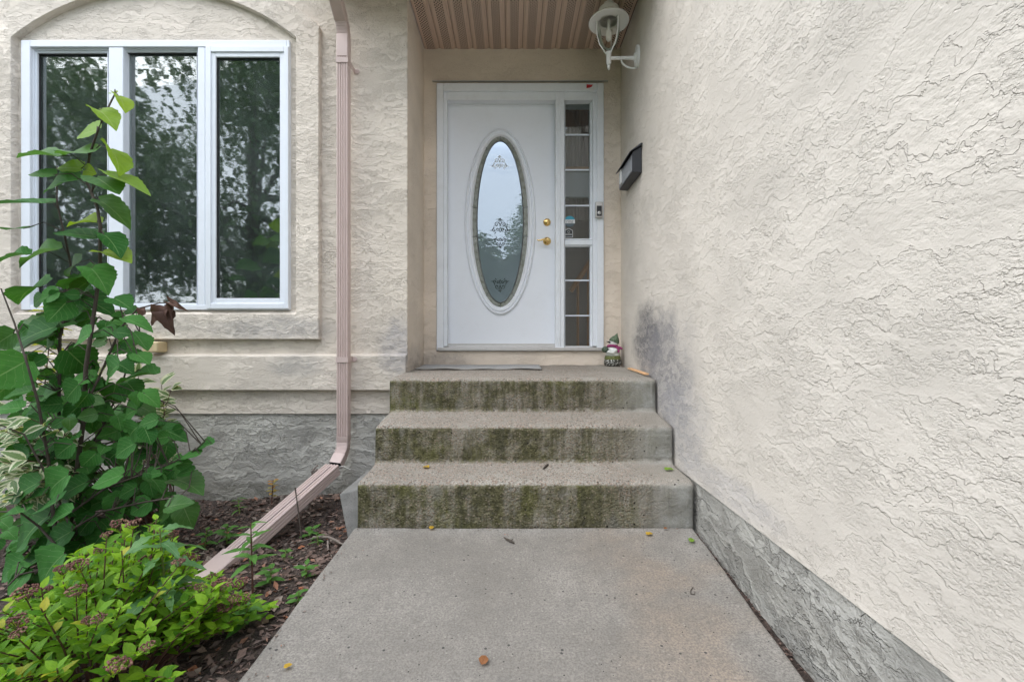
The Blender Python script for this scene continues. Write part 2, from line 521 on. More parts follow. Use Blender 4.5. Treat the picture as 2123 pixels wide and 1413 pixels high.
def concrete_steps():
    m = NM('step_concrete')
    att = m.n('ShaderNodeAttribute', {'attribute_name': 'riser'}).outputs['Fac']      # 1 on the riser faces (where moss holds), 0 on treads
    x, y, z = m.sep()
    wob = m.n('ShaderNodeVectorMath', {'operation': 'ADD'}, i0=m.oc(), i1=m.n('ShaderNodeVectorMath', {'operation': 'SCALE'}, i0=m.noise(60, 2, col=True), Scale=0.01).outputs[0]).outputs[0]
    vn = m.n('ShaderNodeTexVoronoi', Vector=wob, Scale=95.0)
    dist = vn.outputs['Distance']
    cellc = m.sep(vn.outputs['Color'])
    big = m.noise(2.2, 4, 0.6)
    fine = m.noise(200, 3, 0.65)
    smooth = m.step(m.math('ADD', x, m.math('MULTIPLY', m.noise(5, 4, 0.6), 0.35)), 0.70, 0.98)      # right end keeps its cement skin
    aggr = m.step(m.noise(9, 4, 0.65), 0.28, 0.50)
    aggr = m.math('MULTIPLY', aggr, m.math('SUBTRACT', 1.0, smooth))
    cement = m.ramp(big, [(0.3, (0.30, 0.275, 0.235)), (0.7, (0.41, 0.385, 0.335))])
    stone = m.ramp(cellc[0], [(0.0, (0.13, 0.105, 0.085)), (0.35, (0.32, 0.25, 0.20)), (0.6, (0.47, 0.36, 0.29)), (0.8, (0.24, 0.165, 0.12)), (1.0, (0.56, 0.50, 0.43))])
    tread = m.mix(m.math('MULTIPLY', aggr, m.step(dist, 0.55, 0.35)), cement, stone)
    tread = m.mix(m.step(fine, 0.40, 0.65, 0, 0.6), tread, (0.15, 0.135, 0.115))
    mg = m.noise(5.5, 5, 0.7)
    mg2 = m.noise(38, 4, 0.7)
    moss = m.ramp(mg2, [(0.25, (0.026, 0.026, 0.013)), (0.46, (0.068, 0.064, 0.030)), (0.62, (0.135, 0.125, 0.065)), (0.8, (0.29, 0.26, 0.19))])
    yel = m.ramp(mg2, [(0.3, (0.055, 0.058, 0.018)), (0.55, (0.12, 0.122, 0.038)), (0.8, (0.23, 0.215, 0.10))])
    moss = m.mix(m.step(m.noise(4.0, 3, vec=m.map(loc=(2, 2, 5))), 0.48, 0.66, 0, 0.7), moss, yel)
    moss = m.mix(m.math('MULTIPLY', m.step(cellc[1], 0.80, 0.9), m.step(dist, 0.5, 0.3, 0, 0.45)), moss, (0.34, 0.28, 0.22))
    streak = m.noise(1.0, 3, 0.65, vec=m.map((17, 1, 1.6)))
    xe = m.math('ADD', x, m.math('MULTIPLY', m.math('SUBTRACT', mg, 0.5), 0.9))
    mk = m.math('MULTIPLY', m.step(xe, 0.98, 0.36), m.step(m.math('ADD', mg, m.math('MULTIPLY', m.math('SUBTRACT', streak, 0.5), 0.8)), 0.26, 0.62, 0.30, 1.0))
    mk = m.math('MULTIPLY', mk, m.step(m.math('ADD', mg2, m.math('MULTIPLY', aggr, 0.12)), 0.28, 0.52, 0.55, 1.0))
    mk = m.math('MULTIPLY', mk, m.step(m.math('ADD', att, m.math('MULTIPLY', m.math('SUBTRACT', mg2, 0.5), 1.1)), 0.2, 0.75))
    tread = m.mix(m.math('MULTIPLY', m.step(x, .55, .85), att), tread, m.ramp(mg, [(0.35, (0.27, 0.265, 0.24)), (0.62, (0.41, 0.41, 0.385))]))
    c = m.mix(mk, tread, moss)
    bare = m.math('MULTIPLY', m.step(m.noise(2.3, 3, vec=m.map((3, 1, 1), (1, 0, 0))), 0.60, 0.70, 0, 0.55), att)
    c = m.mix(bare, c, (0.22, 0.21, 0.18))
    hole = m.math('MULTIPLY', m.step(m.vor(46), 0.24, 0.12), m.step(m.sep(m.vor(46, out='Color'))[0], 0.90, 0.93))
    c = m.mix(hole, c, (0.03, 0.028, 0.022))
    drip = m.math('MULTIPLY', m.step(streak, 0.50, 0.70, 0, 0.55), m.step(m.noise(3.1, 2, vec=m.map(loc=(7, 1, 3))), 0.42, 0.6))
    c = m.mix(m.math('MULTIPLY', drip, m.step(att, 0.3, 0.9)), c, (0.055, 0.054, 0.04))
    h = m.math('ADD', m.math('MULTIPLY', m.math('SUBTRACT', 1.0, dist), m.math('MULTIPLY', aggr, 0.9)), m.math('MULTIPLY', fine, 0.5))
    h = m.math('ADD', h, m.math('MULTIPLY', m.math('MULTIPLY', mg2, att), 1.2))
    h = m.math('SUBTRACT', h, m.math('MULTIPLY', hole, 1.5))
    b = m.bsdf(c, 0.92)
    b.inputs['Specular IOR Level'].default_value = 0.25
    m.set(b, 'Normal', m.bump(h, 1.0, 0.0075))
    return m.m


M['steps'] = concrete_steps()


def soil():
    m = NM('soil')
    x, y, z = m.sep()
    n = m.noise(30, 5, 0.7)
    n2 = m.noise(7, 4, 0.6)
    c = m.ramp(n, [(0.3, (0.022, 0.017, 0.014)), (0.5, (0.07, 0.05, 0.04)), (0.7, (0.15, 0.105, 0.085))])
    c = m.mix(m.step(n2, 0.5, 0.75, 0, 0.6), c, (0.035, 0.027, 0.022))
    lawn = m.ramp(m.noise(20, 4), [(0.3, (0.03, 0.06, 0.015)), (0.7, (0.08, 0.13, 0.035))])
    far = m.math('MAXIMUM', m.step(y, 0.0, -0.8), m.step(x, -4.4, -5.2))
    c = m.mix(far, c, lawn)
    road = m.math('MULTIPLY', m.step(y, -12.0, -12.1), m.step(y, -20.0, -19.9))
    c = m.mix(road, c, (0.06, 0.06, 0.06))
    b = m.bsdf(c, 0.95)
    m.set(b, 'Normal', m.bump(m.math('ADD', n, m.noise(110, 3)), 1.0, 0.02))
    return m.m


M['soil'] = soil()


def litter(name, stops):
    m = NM(name)
    r = m.n('ShaderNodeAttribute', {'attribute_name': 'rnd'}).outputs['Fac']
    c = m.ramp(r, stops)
    c = m.mix(m.step(m.noise(60, 3), 0.4, 0.8, 0, 0.5), c, (0.03, 0.022, 0.018))
    b = m.bsdf(c, 0.9)
    return m.m


M['litter'] = litter('litter', [(0.0, (0.05, 0.035, 0.028)), (0.35, (0.15, 0.10, 0.08)), (0.6, (0.23, 0.155, 0.125)), (0.8, (0.13, 0.10, 0.085)), (0.93, (0.30, 0.245, 0.20)), (1.0, (0.35, 0.13, 0.06))])
M['bark'] = paint('bark', (0.055, 0.042, 0.032), 0.85, 0.6, 0.3)
M['old_wood'] = paint('old_wood', (0.21, 0.175, 0.15), 0.9, 1.0, 0.5, grime=(0.06, 0.045, 0.04))
M['pine'] = paint('pine', (0.72, 0.43, 0.22), 0.6, 0.1, 0.1)
M['twig_green'] = paint('twig_green', (0.16, 0.20, 0.05), 0.6)
M['twig_red'] = paint('twig_red', (0.11, 0.05, 0.035), 0.7)


def leafmat(name, lo, hi, vein, rough=0.42, trans=0.35, veins=7.0, edge=None, specks=False, spec=0.4):
    m = NM(name)
    oi = m.n('ShaderNodeObjectInfo').outputs['Random']
    at = m.n('ShaderNodeAttribute', {'attribute_name': 'rnd'}).outputs['Fac']
    r = m.math('FRACT', m.math('ADD', oi, at))
    uv = m.n('ShaderNodeTexCoord').outputs['UV']
    u, v, _ = m.sep(uv)
    c = m.ramp(r, [(0.0, lo), (1.0, hi)])
    a = m.math('ABSOLUTE', m.math('SUBTRACT', u, 0.5))
    c = m.mix(m.step(m.noise(4, 3, vec=m.map((1, 1, 1), vec=uv)), 0.35, 0.7, 0, 0.25), c, tuple(q * 0.6 for q in lo))
    ph = m.math('FRACT', m.math('MULTIPLY', m.math('SUBTRACT', v, m.math('MULTIPLY', a, 0.75)), veins))
    lat = m.step(m.math('ABSOLUTE', m.math('SUBTRACT', ph, 0.5)), 0.07, 0.02, 0, 0.35)
    midr = m.step(a, 0.022, 0.008, 0, 0.8)
    vv = m.math('MAXIMUM', lat, midr)
    if edge:
        e = m.math('ADD', a, m.math('MULTIPLY', m.math('SUBTRACT', m.noise(9, 3, vec=uv), 0.5), 0.25))
        c = m.mix(m.step(e, 0.24, 0.30), c, edge)
    c = m.mix(vv, c, vein)
    if specks:
        c = m.mix(m.math('MULTIPLY', m.step(m.vor(14, vec=uv), 0.12, 0.06), 0.6), c, (0.35, 0.38, 0.30))
    p = m.n('ShaderNodeBsdfPrincipled', Base_Color=c, Roughness=rough)
    p.inputs['Specular IOR Level'].default_value = spec
    m.set(p, 'Normal', m.bump(m.math('SUBTRACT', m.noise(9, 2, vec=uv), vv), 0.35, 0.004))
    t = m.n('ShaderNodeBsdfTranslucent', Color=m.mix(1.0, c, (1.25, 1.2, 0.5), 'MULTIPLY'))
    mx = m.n('ShaderNodeMixShader', i0=trans, i1=p.outputs[0], i2=t.outputs[0])
    m.surf(mx.outputs[0])
    return m.m


M['poplar'] = leafmat('poplar', (0.028, 0.120, 0.024), (0.075, 0.235, 0.050), (0.18, 0.32, 0.12), 0.55, 0.30, 6, specks=True, spec=0.14)
M['poplar_mid'] = leafmat('poplar_mid', (0.05, 0.15, 0.03), (0.09, 0.22, 0.05), (0.18, 0.30, 0.12), 0.45, 0.4, 6)
M['poplar_young'] = leafmat('poplar_young', (0.17, 0.33, 0.018), (0.28, 0.42, 0.035), (0.32, 0.42, 0.14), 0.5, 0.45, 6)
M['dead_leaf'] = leafmat('dead_leaf', (0.075, 0.04, 0.03), (0.13, 0.07, 0.05), (0.06, 0.03, 0.02), 0.8, 0.1, 6)
M['spirea'] = leafmat('spirea', (0.07, 0.215, 0.012), (0.30, 0.52, 0.03), (0.2, 0.38, 0.06), 0.5, 0.42, 8, spec=0.25)
M['spirea_gold'] = leafmat('spirea_gold', (0.30, 0.36, 0.02), (0.45, 0.42, 0.03), (0.38, 0.40, 0.10), 0.5, 0.35, 8)
M['dogwood'] = leafmat('dogwood', (0.10, 0.19, 0.06), (0.16, 0.26, 0.09), (0.25, 0.32, 0.14), 0.5, 0.3, 6, edge=(0.62, 0.63, 0.45))
M['weed'] = leafmat('weed', (0.07, 0.20, 0.03), (0.12, 0.30, 0.05), (0.2, 0.34, 0.12), 0.5, 0.35, 6)
M['thistle'] = leafmat('thistle', (0.07, 0.19, 0.055), (0.11, 0.25, 0.07), (0.25, 0.36, 0.18), 0.5, 0.3, 7)
M['creeper'] = leafmat('creeper', (0.32, 0.36, 0.06), (0.55, 0.26, 0.10), (0.5, 0.35, 0.16), 0.55, 0.4, 6)
M['fallen_yellow'] = leafmat('fallen_yellow', (0.50, 0.32, 0.03), (0.58, 0.36, 0.05), (0.4, 0.22, 0.05), 0.6, 0.2, 6)
M['fallen_green'] = leafmat('fallen_green', (0.16, 0.30, 0.03), (0.20, 0.34, 0.04), (0.2, 0.3, 0.08), 0.5, 0.2, 6)
M['fallen_brown'] = leafmat('fallen_brown', (0.27, 0.11, 0.04), (0.32, 0.14, 0.06), (0.15, 0.06, 0.03), 0.7, 0.15, 6)
M['tree_leaf'] = leafmat('tree_leaf', (0.06, 0.125, 0.045), (0.11, 0.20, 0.065), (0.08, 0.13, 0.05), 0.5, 0.25, 6)
M['blossom'] = litter('blossom', [(0.0, (0.10, 0.045, 0.035)), (0.5, (0.20, 0.09, 0.07)), (0.8, (0.30, 0.13, 0.12)), (1.0, (0.24, 0.19, 0.09))])

#@@STRUCTURE@@
# ================================================================== SETTING
def np_mesh(name, V, Fq):
    me = bpy.data.meshes.new(name)
    V = np.asarray(V, dtype=np.float32)
    Fq = np.asarray(Fq, dtype=np.int32)
    me.vertices.add(len(V))
    me.vertices.foreach_set('co', V.ravel())
    k = Fq.shape[1]
    me.loops.add(Fq.size)
    me.loops.foreach_set('vertex_index', Fq.ravel())
    me.polygons.add(len(Fq))
    me.polygons.foreach_set('loop_start', np.arange(0, Fq.size, k, dtype=np.int32))
    me.update(calc_edges=True)
    me.validate()
    return me


def grid_faces(n, m):
    i = np.arange(n - 1)[:, None] * m + np.arange(m - 1)[None, :]
    i = i.ravel()
    return np.stack([i, i + m, i + m + 1, i + 1], 1)


def fbm(p, sc_, oct_=3):
    return mnoise.fractal(Vector(p) * sc_, 1.0, 2.0, oct_)


def ground_z(x, y):
    """soil level of the planting bed beside the path, lawn further off"""
    d = min(1.0, max(0.0, (-0.72 - x) / 1.0))
    z = -0.125 - 0.075 * d
    if x > -0.72:
        z = -0.30 if y > -1.4 else -0.22
    if x > -4.5 and -0.5 < y < 3.3:
        z += 0.022 * fbm((x, y, 0), 2.2) + 0.008 * fbm((x, y, 3), 9)
    return z


xs = [-400, -120, -40, -15, -8, -5.5] + list(np.arange(-4.5, -0.70, 0.03)) + [-0.69, -0.3, 0.3, 0.9, 2, 5, 10, 30, 120, 400]
ys = [-400, -120, -60, -35, -20.01, -19.9, -12.1, -12, -8, -4, -2, -1] + list(np.arange(0.2, 3.30, 0.03)) + [3.5, 5, 8, 15, 40, 120, 400]
V = [(x, y, ground_z(x, y)) for x in xs for y in ys]
ground = link('ground', np_mesh('ground', V, grid_faces(len(xs), len(ys))[:, ::-1]), M['soil'])
ground.data.shade_smooth()
ground['kind'] = 'structure'

# concrete path: a slab sloping gently down from the steps
def path_pt(u, y):
    t = (2.203 - y) / 0.911
    xl, xr = -0.751 - 0.026 * t, 0.862 - 0.027 * t
    return xl + (xr - xl) * u, -0.080 * t


pu = [0, 0.0, 0.002, 0.006, 0.012] + list(np.linspace(0.03, 0.97, 46)) + [0.988, 0.994, 0.998, 1.0, 1.0]
py_ = [2.203, 2.203, 2.199, 2.192] + list(np.linspace(2.17, -2.6, 150)) + [-2.61]
pts = []
for i, u in enumerate(pu):
    row = []
    for j, y in enumerate(py_):
        x, z = path_pt(u, y)
        wdt = 1.613
        e = min(u, 1 - u) * wdt
        ey = 2.203 - y
        dz = 0
        for q in (e, ey):
            if q < 0.012:
                dz -= 0.012 - math.sqrt(max(0, 0.012 ** 2 - (0.012 - q) ** 2))
        x += 0.004 * fbm((x * 0.3, y, 1), 6) if e < 0.03 else 0
        yy = y + (0.005 * fbm((x, 0, 2), 6) if ey < 0.03 else 0)
        z = z + dz + 0.0025 * fbm((x, y, 0), 2.0)
        if i in (0, len(pu) - 1) or j in (0,):
            z -= 0.10
        row.append((x, yy, z))
    pts.append(row)
mb = MB().grid(pts)
path = mb.build('path', M['path'], smooth=60)
path['kind'] = 'structure'

# ================================================================== HOUSE
YB, YT = 3.175, 3.128            # plain wall face, raised trim face
XC, XG = -0.72, 0.885            # entry corner, garage side wall
YE = 3.76                        # entry back wall
house = thing('house', 'cream stucco house with a recessed front entry and a white three-part window', 'house', (0, 3.3, 0))

wx0, wx1 = wp(42, 0, 3.165).x, wp(600, 0, 3.165).x
wz0, wz1 = wp(0, 643, 3.165).z, wp(0, 82, 3.165).z
fz = wp(0, 857, YB).z            # top of the grey parged foundation

mb = MB()
mb.box(-6.2, wx0, YB, YB + .2, fz, 4.3)
mb.box(wx1, XC, YB, YB + .2, fz, 4.3)
mb.box(wx0, wx1, YB, YB + .2, fz, wz0)
mb.box(wx0, wx1, YB, YB + .2, wz1, 4.3)
mb.box(XC - .2, XC, YB + .2, YE + .2, 0.1, 4.3)
mb.build('front_wall', M['stucco_front'], house)
# the return wall of the entry faces the steps: its own skin, 3 mm proud
mb = MB()
mb.box(XC, XC + .003, YB + .012, YE, 0.45, 3.26)
mb.build('entry_side_wall', M['stucco_entry'], house)

# raised surround with a segmental arch
cx, cz = wp(318, 443.7, YT).x, wp(318, 443.7, YT).z
Ro, Ri = 1.695, 1.535
ho, hi = wp(661, 0, YT).x - cx, wp(613, 0, YT).x - cx
zo, zi = wp(0, 703, YT).z, wp(0, 651, YT).z
def arch(h, Rr, zb, n=40):
    ze = cz + math.sqrt(Rr * Rr - h * h)
    L = [(cx + h, zb + (ze - zb) * k / 12) for k in range(13)]
    a0 = math.acos(h / Rr)
    L += [(cx + Rr * math.cos(a0 + (PI - 2 * a0) * k / n), cz + Rr * math.sin(a0 + (PI - 2 * a0) * k / n)) for k in range(1, n)]
    L += [(cx - h, ze + (zb - ze) * k / 12) for k in range(13)]
    L += [(cx - h + 2 * h * k / 12, zb) for k in range(1, 12)]
    return L
Lo, Li = arch(ho, Ro, zo), arch(hi, Ri, zi)
mb = MB()
mb.sweep([[(x, YB + .03, z) for x, z in Lo], [(x, YT + .006, z) for x, z in Lo], [(x - (x - cx) * .004, YT, z - .003 * (1 if z > 2 else -1)) for x, z in Lo],
          [(x + (x - cx) * .004, YT, z) for x, z in Li], [(x, YT + .006, z) for x, z in Li], [(x, YB + .03, z) for x, z in Li]], cap=False)
mb.build('window_surround', M['stucco_front'], house, smooth=50)
# sloped stucco sill between the surround and the window
mb = MB()
mb.sweep([[(x, YB + .02, zi - .01), (x, YT + .012, zi - .01), (x, YT + .012, zi), (x, 3.172, wz0 - .004), (x, YB + .02, wz0 - .004)] for x in (cx - hi + .001, cx + hi - .001)])
mb.build('window_sill', M['stucco_front'], house)
# belt course
bz1, bz0 = wp(0, 735, YT).z, wp(0, 810, YT).z
mb = MB()
mb.prism([(YB + .02, bz0), (YT, bz0 + .004), (YT, bz1 - .006), (YB + .02, bz1 + .012)], 'x', -6.2, XC + .002)
mb.build('belt_course', M['stucco_front'], house, bevel=.006)
# foundations
mb = MB()
mb.box(-6.2, XC - .002, YB + .012, YB + .2, -.6, fz)
mb.build('foundation', M['parging'], house)
gf = 0.205
def grid_x(x, yc, zc, name, mat, lip=None):
    Yc, Zc = np.array(yc), np.array(zc)
    Vg = np.zeros((len(Yc), len(Zc), 3))
    Vg[..., 0] = x
    Vg[..., 1] = Yc[:, None]
    Vg[..., 2] = Zc[None, :]
    me = np_mesh(name, Vg.reshape(-1, 3), grid_faces(len(Yc), len(Zc)))
    me.flip_normals() if me.polygons[0].normal.x > 0 else None
    me.shade_smooth()
    return link(name, me, mat, house)
yc = list(np.linspace(-2.2, YE + .011, 40))
zc = list(np.linspace(gf, 4.3, 40))
gw = grid_x(XG, yc, zc, 'garage_wall', M['stucco_garage'])
mb = MB()
mb.box(XG + .012, XG + .2, -2.2, YE + .2, gf + .001, 4.3)
mb.build('garage_wall_core', M['stucco_front'], house)
mb = MB()
mb.box(XG + .006, XG + .2, -2.2, YE, -.6, gf)
mb.build('foundation', M['parging'], house)

# entry back wall with the door opening
ex0, ex1 = wp(905, 0, YE).x, wp(1252, 0, YE).x
ez0, ez1 = wp(0, 728, YE).z, wp(0, 172, YE).z
mb = MB()
mb.box(XC + .003, ex0, YE, YE + .2, .4, 3.26)
mb.box(ex1, XG + .011, YE, YE + .2, .4, 3.26)
mb.box(ex0, ex1, YE, YE + .2, .4, ez0)
mb.box(ex0, ex1, YE, YE + .2, ez1, 3.26)
mb.build('entry_back_wall', M['stucco_entry'], house)
mb = MB()
mb.box(ex0 - .03, ex1 + .03, YE - .022, YE + .0, ez1 + .003, ez1 + .010)
mb.build('drip_flashing', M['aluminium'], house)

# soffit of separate perforated strips
SZ = 3.25
mb = MB()
mb.box(-1.27, XG - .004, 2.62, 3.12, SZ + .014, SZ + .03)
mb.box(XC + .006, XG - .004, 3.12, YE - .001, SZ + .014, SZ + .03)
soff = mb.build('soffit', M['soffit_groove'], house)
pw = (XG - XC) / 12
for k in range(-4, 12):
    x0, x1 = XC + k * pw, XC + (k + 1) * pw
    if k == 11:
        x1 -= .012
    if k == 0:
        x0 += .006
    poly = [(x0 + .003, SZ + .013), (x0 + .003, SZ + .007), (x0 + .010, SZ + .006), (x0 + .014, SZ), (x1 - .017, SZ), (x1 - .013, SZ + .008), (x1 - .001, SZ + .009), (x1 - .001, SZ + .013)]
    MB().prism(poly, 'y', 2.62, (YE - .004) if k >= 0 else 3.16).build('soffit_panel', M['soffit'], soff)
mb = MB()
mb.box(-1.30, XG - .003, 2.59, 2.62, 3.235, 3.42)
mb.build('fascia', M['soffit'], house)
gp = [(2.59, 3.30), (2.53, 3.29), (2.49, 3.34), (2.49, 3.41), (2.495, 3.41), (2.497, 3.345), (2.535, 3.30), (2.588, 3.306), (2.588, 3.41), (2.59, 3.41)]
MB().prism(gp, 'x', -1.32, XG - .003).build('gutter', M['spout'], house)
mb = MB()
mb.sweep([[(-1.33, 2.5, 3.43), (-1.33, 4.4, 4.25), (-1.33, 4.4, 4.30), (-1.33, 2.5, 3.47)], [(1.08, 2.5, 3.43), (1.08, 4.4, 4.25), (1.08, 4.4, 4.30), (1.08, 2.5, 3.47)]])
mb.build('roof', M['roof'], house)

# ---- three-part window
def frame_bars(mb, x0, x1, z0, z1, wl, wr, wb, wt, y0, y1):
    mb.box(x0, x0 + wl, y0, y1, z0, z1)
    mb.box(x1 - wr, x1, y0, y1, z0, z1)
    mb.box(x0 + wl, x1 - wr, y0, y1, z0, z0 + wb)
    mb.box(x0 + wl, x1 - wr, y0, y1, z1 - wt, z1)


YW = 3.150
X = lambda p, y=YW: wp(p, 0, y).x
Z = lambda p, y=YW: wp(0, p, y).z
mb = MB()
frame_bars(mb, X(43), X(600), Z(642), Z(83), X(62) - X(43), X(600) - X(594), Z(632) - Z(642), Z(83) - Z(97), YW, YW + .09)
mb.box(X(224), X(254), YW + .004, YW + .09, Z(632), Z(97))
mb.box(X(409), X(424), YW + .004, YW + .09, Z(632), Z(97))
win = mb.build('window', M['vinyl'], house, bevel=.004)
for (a, b, c, d, proud, gl) in ((62, 224, 632, 97, .022, (77, 222, 110, 627)), (254, 409, 632, 97, .022, (260, 408, 108, 628)), (425, 598, 640, 95, -.016, (447, 580, 118, 618))):
    y0 = YW + proud
    mb = MB()
    g0, g1, gt, gb = gl
    mid = ((a + g0) / 2, (b + g1) / 2, (c + gb) / 2, (d + gt) / 2)
    e = .0015
    frame_bars(mb, X(a, y0) + e, X(b, y0) - e, Z(c, y0) + e, Z(d, y0) - e, X(mid[0]) - X(a), X(b) - X(mid[1]), Z(mid[2]) - Z(c), Z(d) - Z(mid[3]), y0, YW + .085)
    y2 = y0 + .010
    frame_bars(mb, X(mid[0], y2) - .004, X(mid[1], y2) + .004, Z(mid[2], y2) - .004, Z(mid[3], y2) + .004, X(g0) - X(mid[0]) + .004, X(mid[1]) - X(g1) + .004, Z(gb) - Z(mid[2]) + .004, Z(mid[3]) - Z(gt) + .004, y2, YW + .083)
    mb.build('sash', M['vinyl'], win, bevel=.003)
    y3 = y2 + .012
    mb = MB()
    frame_bars(mb, X(g0, y2) - .003, X(g1, y2) + .003, Z(gb, y2) - .003, Z(gt, y2) + .003, .007, .007, .007, .007, y3, y3 + .012)
    mb.build('gasket', M['gasket'], win)
    MB().box(X(g0, y2) - .004, X(g1, y2) + .004, y3 + .013, y3 + .017, Z(gb, y2) - .004, Z(gt, y2) + .004).build('pane', M['window_glass'], win)
# room behind the window
mb = MB()
mb.box(-4.6, -.95, 5.9, 6.0, .5, 3.6)
mb.box(-4.7, -4.6, YB + .21, 6.0, .5, 3.6)
mb.box(-1.0, -.95, YB + .21, 5.9, .5, 3.6)
mb.box(-4.6, -1.0, YB + .21, 5.9, .4, .5)
mb.box(-4.6, -1.0, YB + .21, 5.9, 3.5, 3.6)
mb.build('interior_room', M['room_wall'], house)
mb = MB()
mb.box(wx0 + .02, wx1 - .02, YB + .09, YB + .17, Z(172), Z(150))
mb.build('blind_headrail', M['blind'], house, bevel=.01)
mb = MB()
for k in range(7):
    x = wx0 + .12 + .021 * k
    mb.box(x, x + .018, YB + .11 + .006 * (k % 2), YB + .125 + .006 * (k % 2), wz0 + .05, Z(172))
mb.build('blind_slats', M['blind'], house)['kind'] = 'stuff'

# ---- door frame, door, sidelight
def xr(mb, p0, p1, q0, q1, y0, y1):          # box from pixel rectangle at depth y0
    a, b = wp(p0, q1, y0), wp(p1, q0, y0)
    mb.box(a.x, b.x, y0, y1, a.z, b.z)


mb = MB()
xr(mb, 905, 919, 172, 727, 3.742, 3.80)
xr(mb, 1238, 1252, 172, 727, 3.742, 3.80)
a = wp(919, 188, 3.742)
b = wp(1238, 172, 3.742)
mb.box(a.x, b.x, 3.742, 3.80, a.z, b.z)
dframe = mb.build('door_frame', M['trim_white'], house, bevel=.005)
mb = MB()
xr(mb, 919.5, 927, 189, 717, 3.765, 3.93)
xr(mb, 1229, 1237.5, 189, 717, 3.765, 3.93)
a = wp(927, 207, 3.765)
b = wp(1229, 189, 3.765)
mb.box(a.x, b.x, 3.765, 3.93, a.z, b.z)
mb.build('jamb', M['trim_white'], dframe, bevel=.003)
mb = MB()
xr(mb, 1152, 1170, 190, 722, 3.752, 3.93)
xr(mb, 1157, 1162, 190, 722, 3.745, 3.752)
mb.build('mullion_post', M['trim_white'], dframe, bevel=.003)
mb = MB()
a, b = wp(907, 727, 3.735), wp(1250, 720, 3.735)
mb.box(a.x, b.x, 3.735, 3.93, a.z, b.z)
mb.box(a.x + .01, b.x - .01, 3.80, 3.93, b.z, b.z + .012)
mb.build('threshold', M['aluminium'], dframe, bevel=.003)
MB().prism([(wp(1216, 0, 3.74).x, wp(0, 175, 3.74).z), (wp(1229, 0, 3.74).x, wp(0, 176, 3.74).z), (wp(1227, 0, 3.74).x, wp(0, 180, 3.74).z), (wp(1222, 0, 3.74).x, wp(0, 182, 3.74).z), (wp(1216, 0, 3.74).x, wp(0, 183, 3.74).z)], 'y', 3.7395, 3.7415).build('tape_scrap', M['red_tape'], dframe)

YD = 3.838
mb = MB()
xr(mb, 926.5, 1151.5, 206.5, 714.5, YD, YD + .045)
door = mb.build('front_door', M['door_white'], house, bevel=.004)
mb = MB()
xr(mb, 927, 1151, 712, 716.5, YD - .006, YD + .04)
mb.build('door_sweep', M['aluminium'], door)
oc = wp(1037, 460, YD)


def ell(a, b, y, n=72):
    return [(oc.x + a * math.cos(2 * PI * k / n), y, oc.z + b * math.sin(2 * PI * k / n)) for k in range(n)]


A, B = .294, .770
prof = [(0, .001), (0.0, -.010), (.008, -.018), (.016, -.018), (.020, -.010), (.026, -.009), (.032, -.020), (.048, -.021), (.056, -.012), (.064, -.003), (.066, .001)]
mb = MB()
mb.sweep([ell(A - d, B - d, YD + y) for d, y in prof], cap=False)
mb.build('oval_moulding', M['door_white'], door, smooth=50)
ga, gb_ = A - .063, B - .063
ia, ib = ga - .040, gb_ - .040
iz = -.0
n = 72
mb = MB()
mb.v = ell(ia, ib, YD - .003, n) + [(oc.x, YD - .003, oc.z)]
mb.f = [(k, (k + 1) % n, n) for k in range(n)]
mb.build('oval_glass', M['frosted'], door)
e0, e1 = ell(ga + .003, gb_ + .003, YD - .0025, n), ell(ia + .001, ib + .001, YD - .0025, n)
cuts = [0, 8, 16, 28, 36, 44, 56, 64, 72]
cuts = [2, 12, 18, 24, 34, 38, 48, 54, 60, 70, 74]
for q in range(len(cuts) - 1):
    idx = [k % n for k in range(cuts[q], cuts[q + 1] + 1)]
    mb = MB()
    mb.grid([[e0[k], e1[k]] for k in idx])
    mb.build('border_glass', M['pebbled'], door)
mb = MB()
for (a_, b_) in ((ia, ib),):
    ring = [Vector(p) for p in ell(a_, b_, YD - .005, n)]
    mb.tube(ring + [ring[0]], .0042, 6)
for c in cuts[:-1]:
    k = c % n
    mb.tube([Vector(e0[k]) + Vector((0, -.002, 0)), Vector(e1[k]) + Vector((0, -.002, 0))], .003, 5)
mb.build('lead_came', M['came'], door, smooth=60)


def spiral(cx_, cz_, r, turns, a0, sgn=1, n_=22):
    out = []
    for k in range(n_):
        t = k / (n_ - 1)
        a_ = a0 + sgn * turns * 2 * PI * t
        rr = r * (1 - .85 * t)
        out.append((cx_ + rr * math.cos(a_), cz_ + rr * math.sin(a_)))
    return out


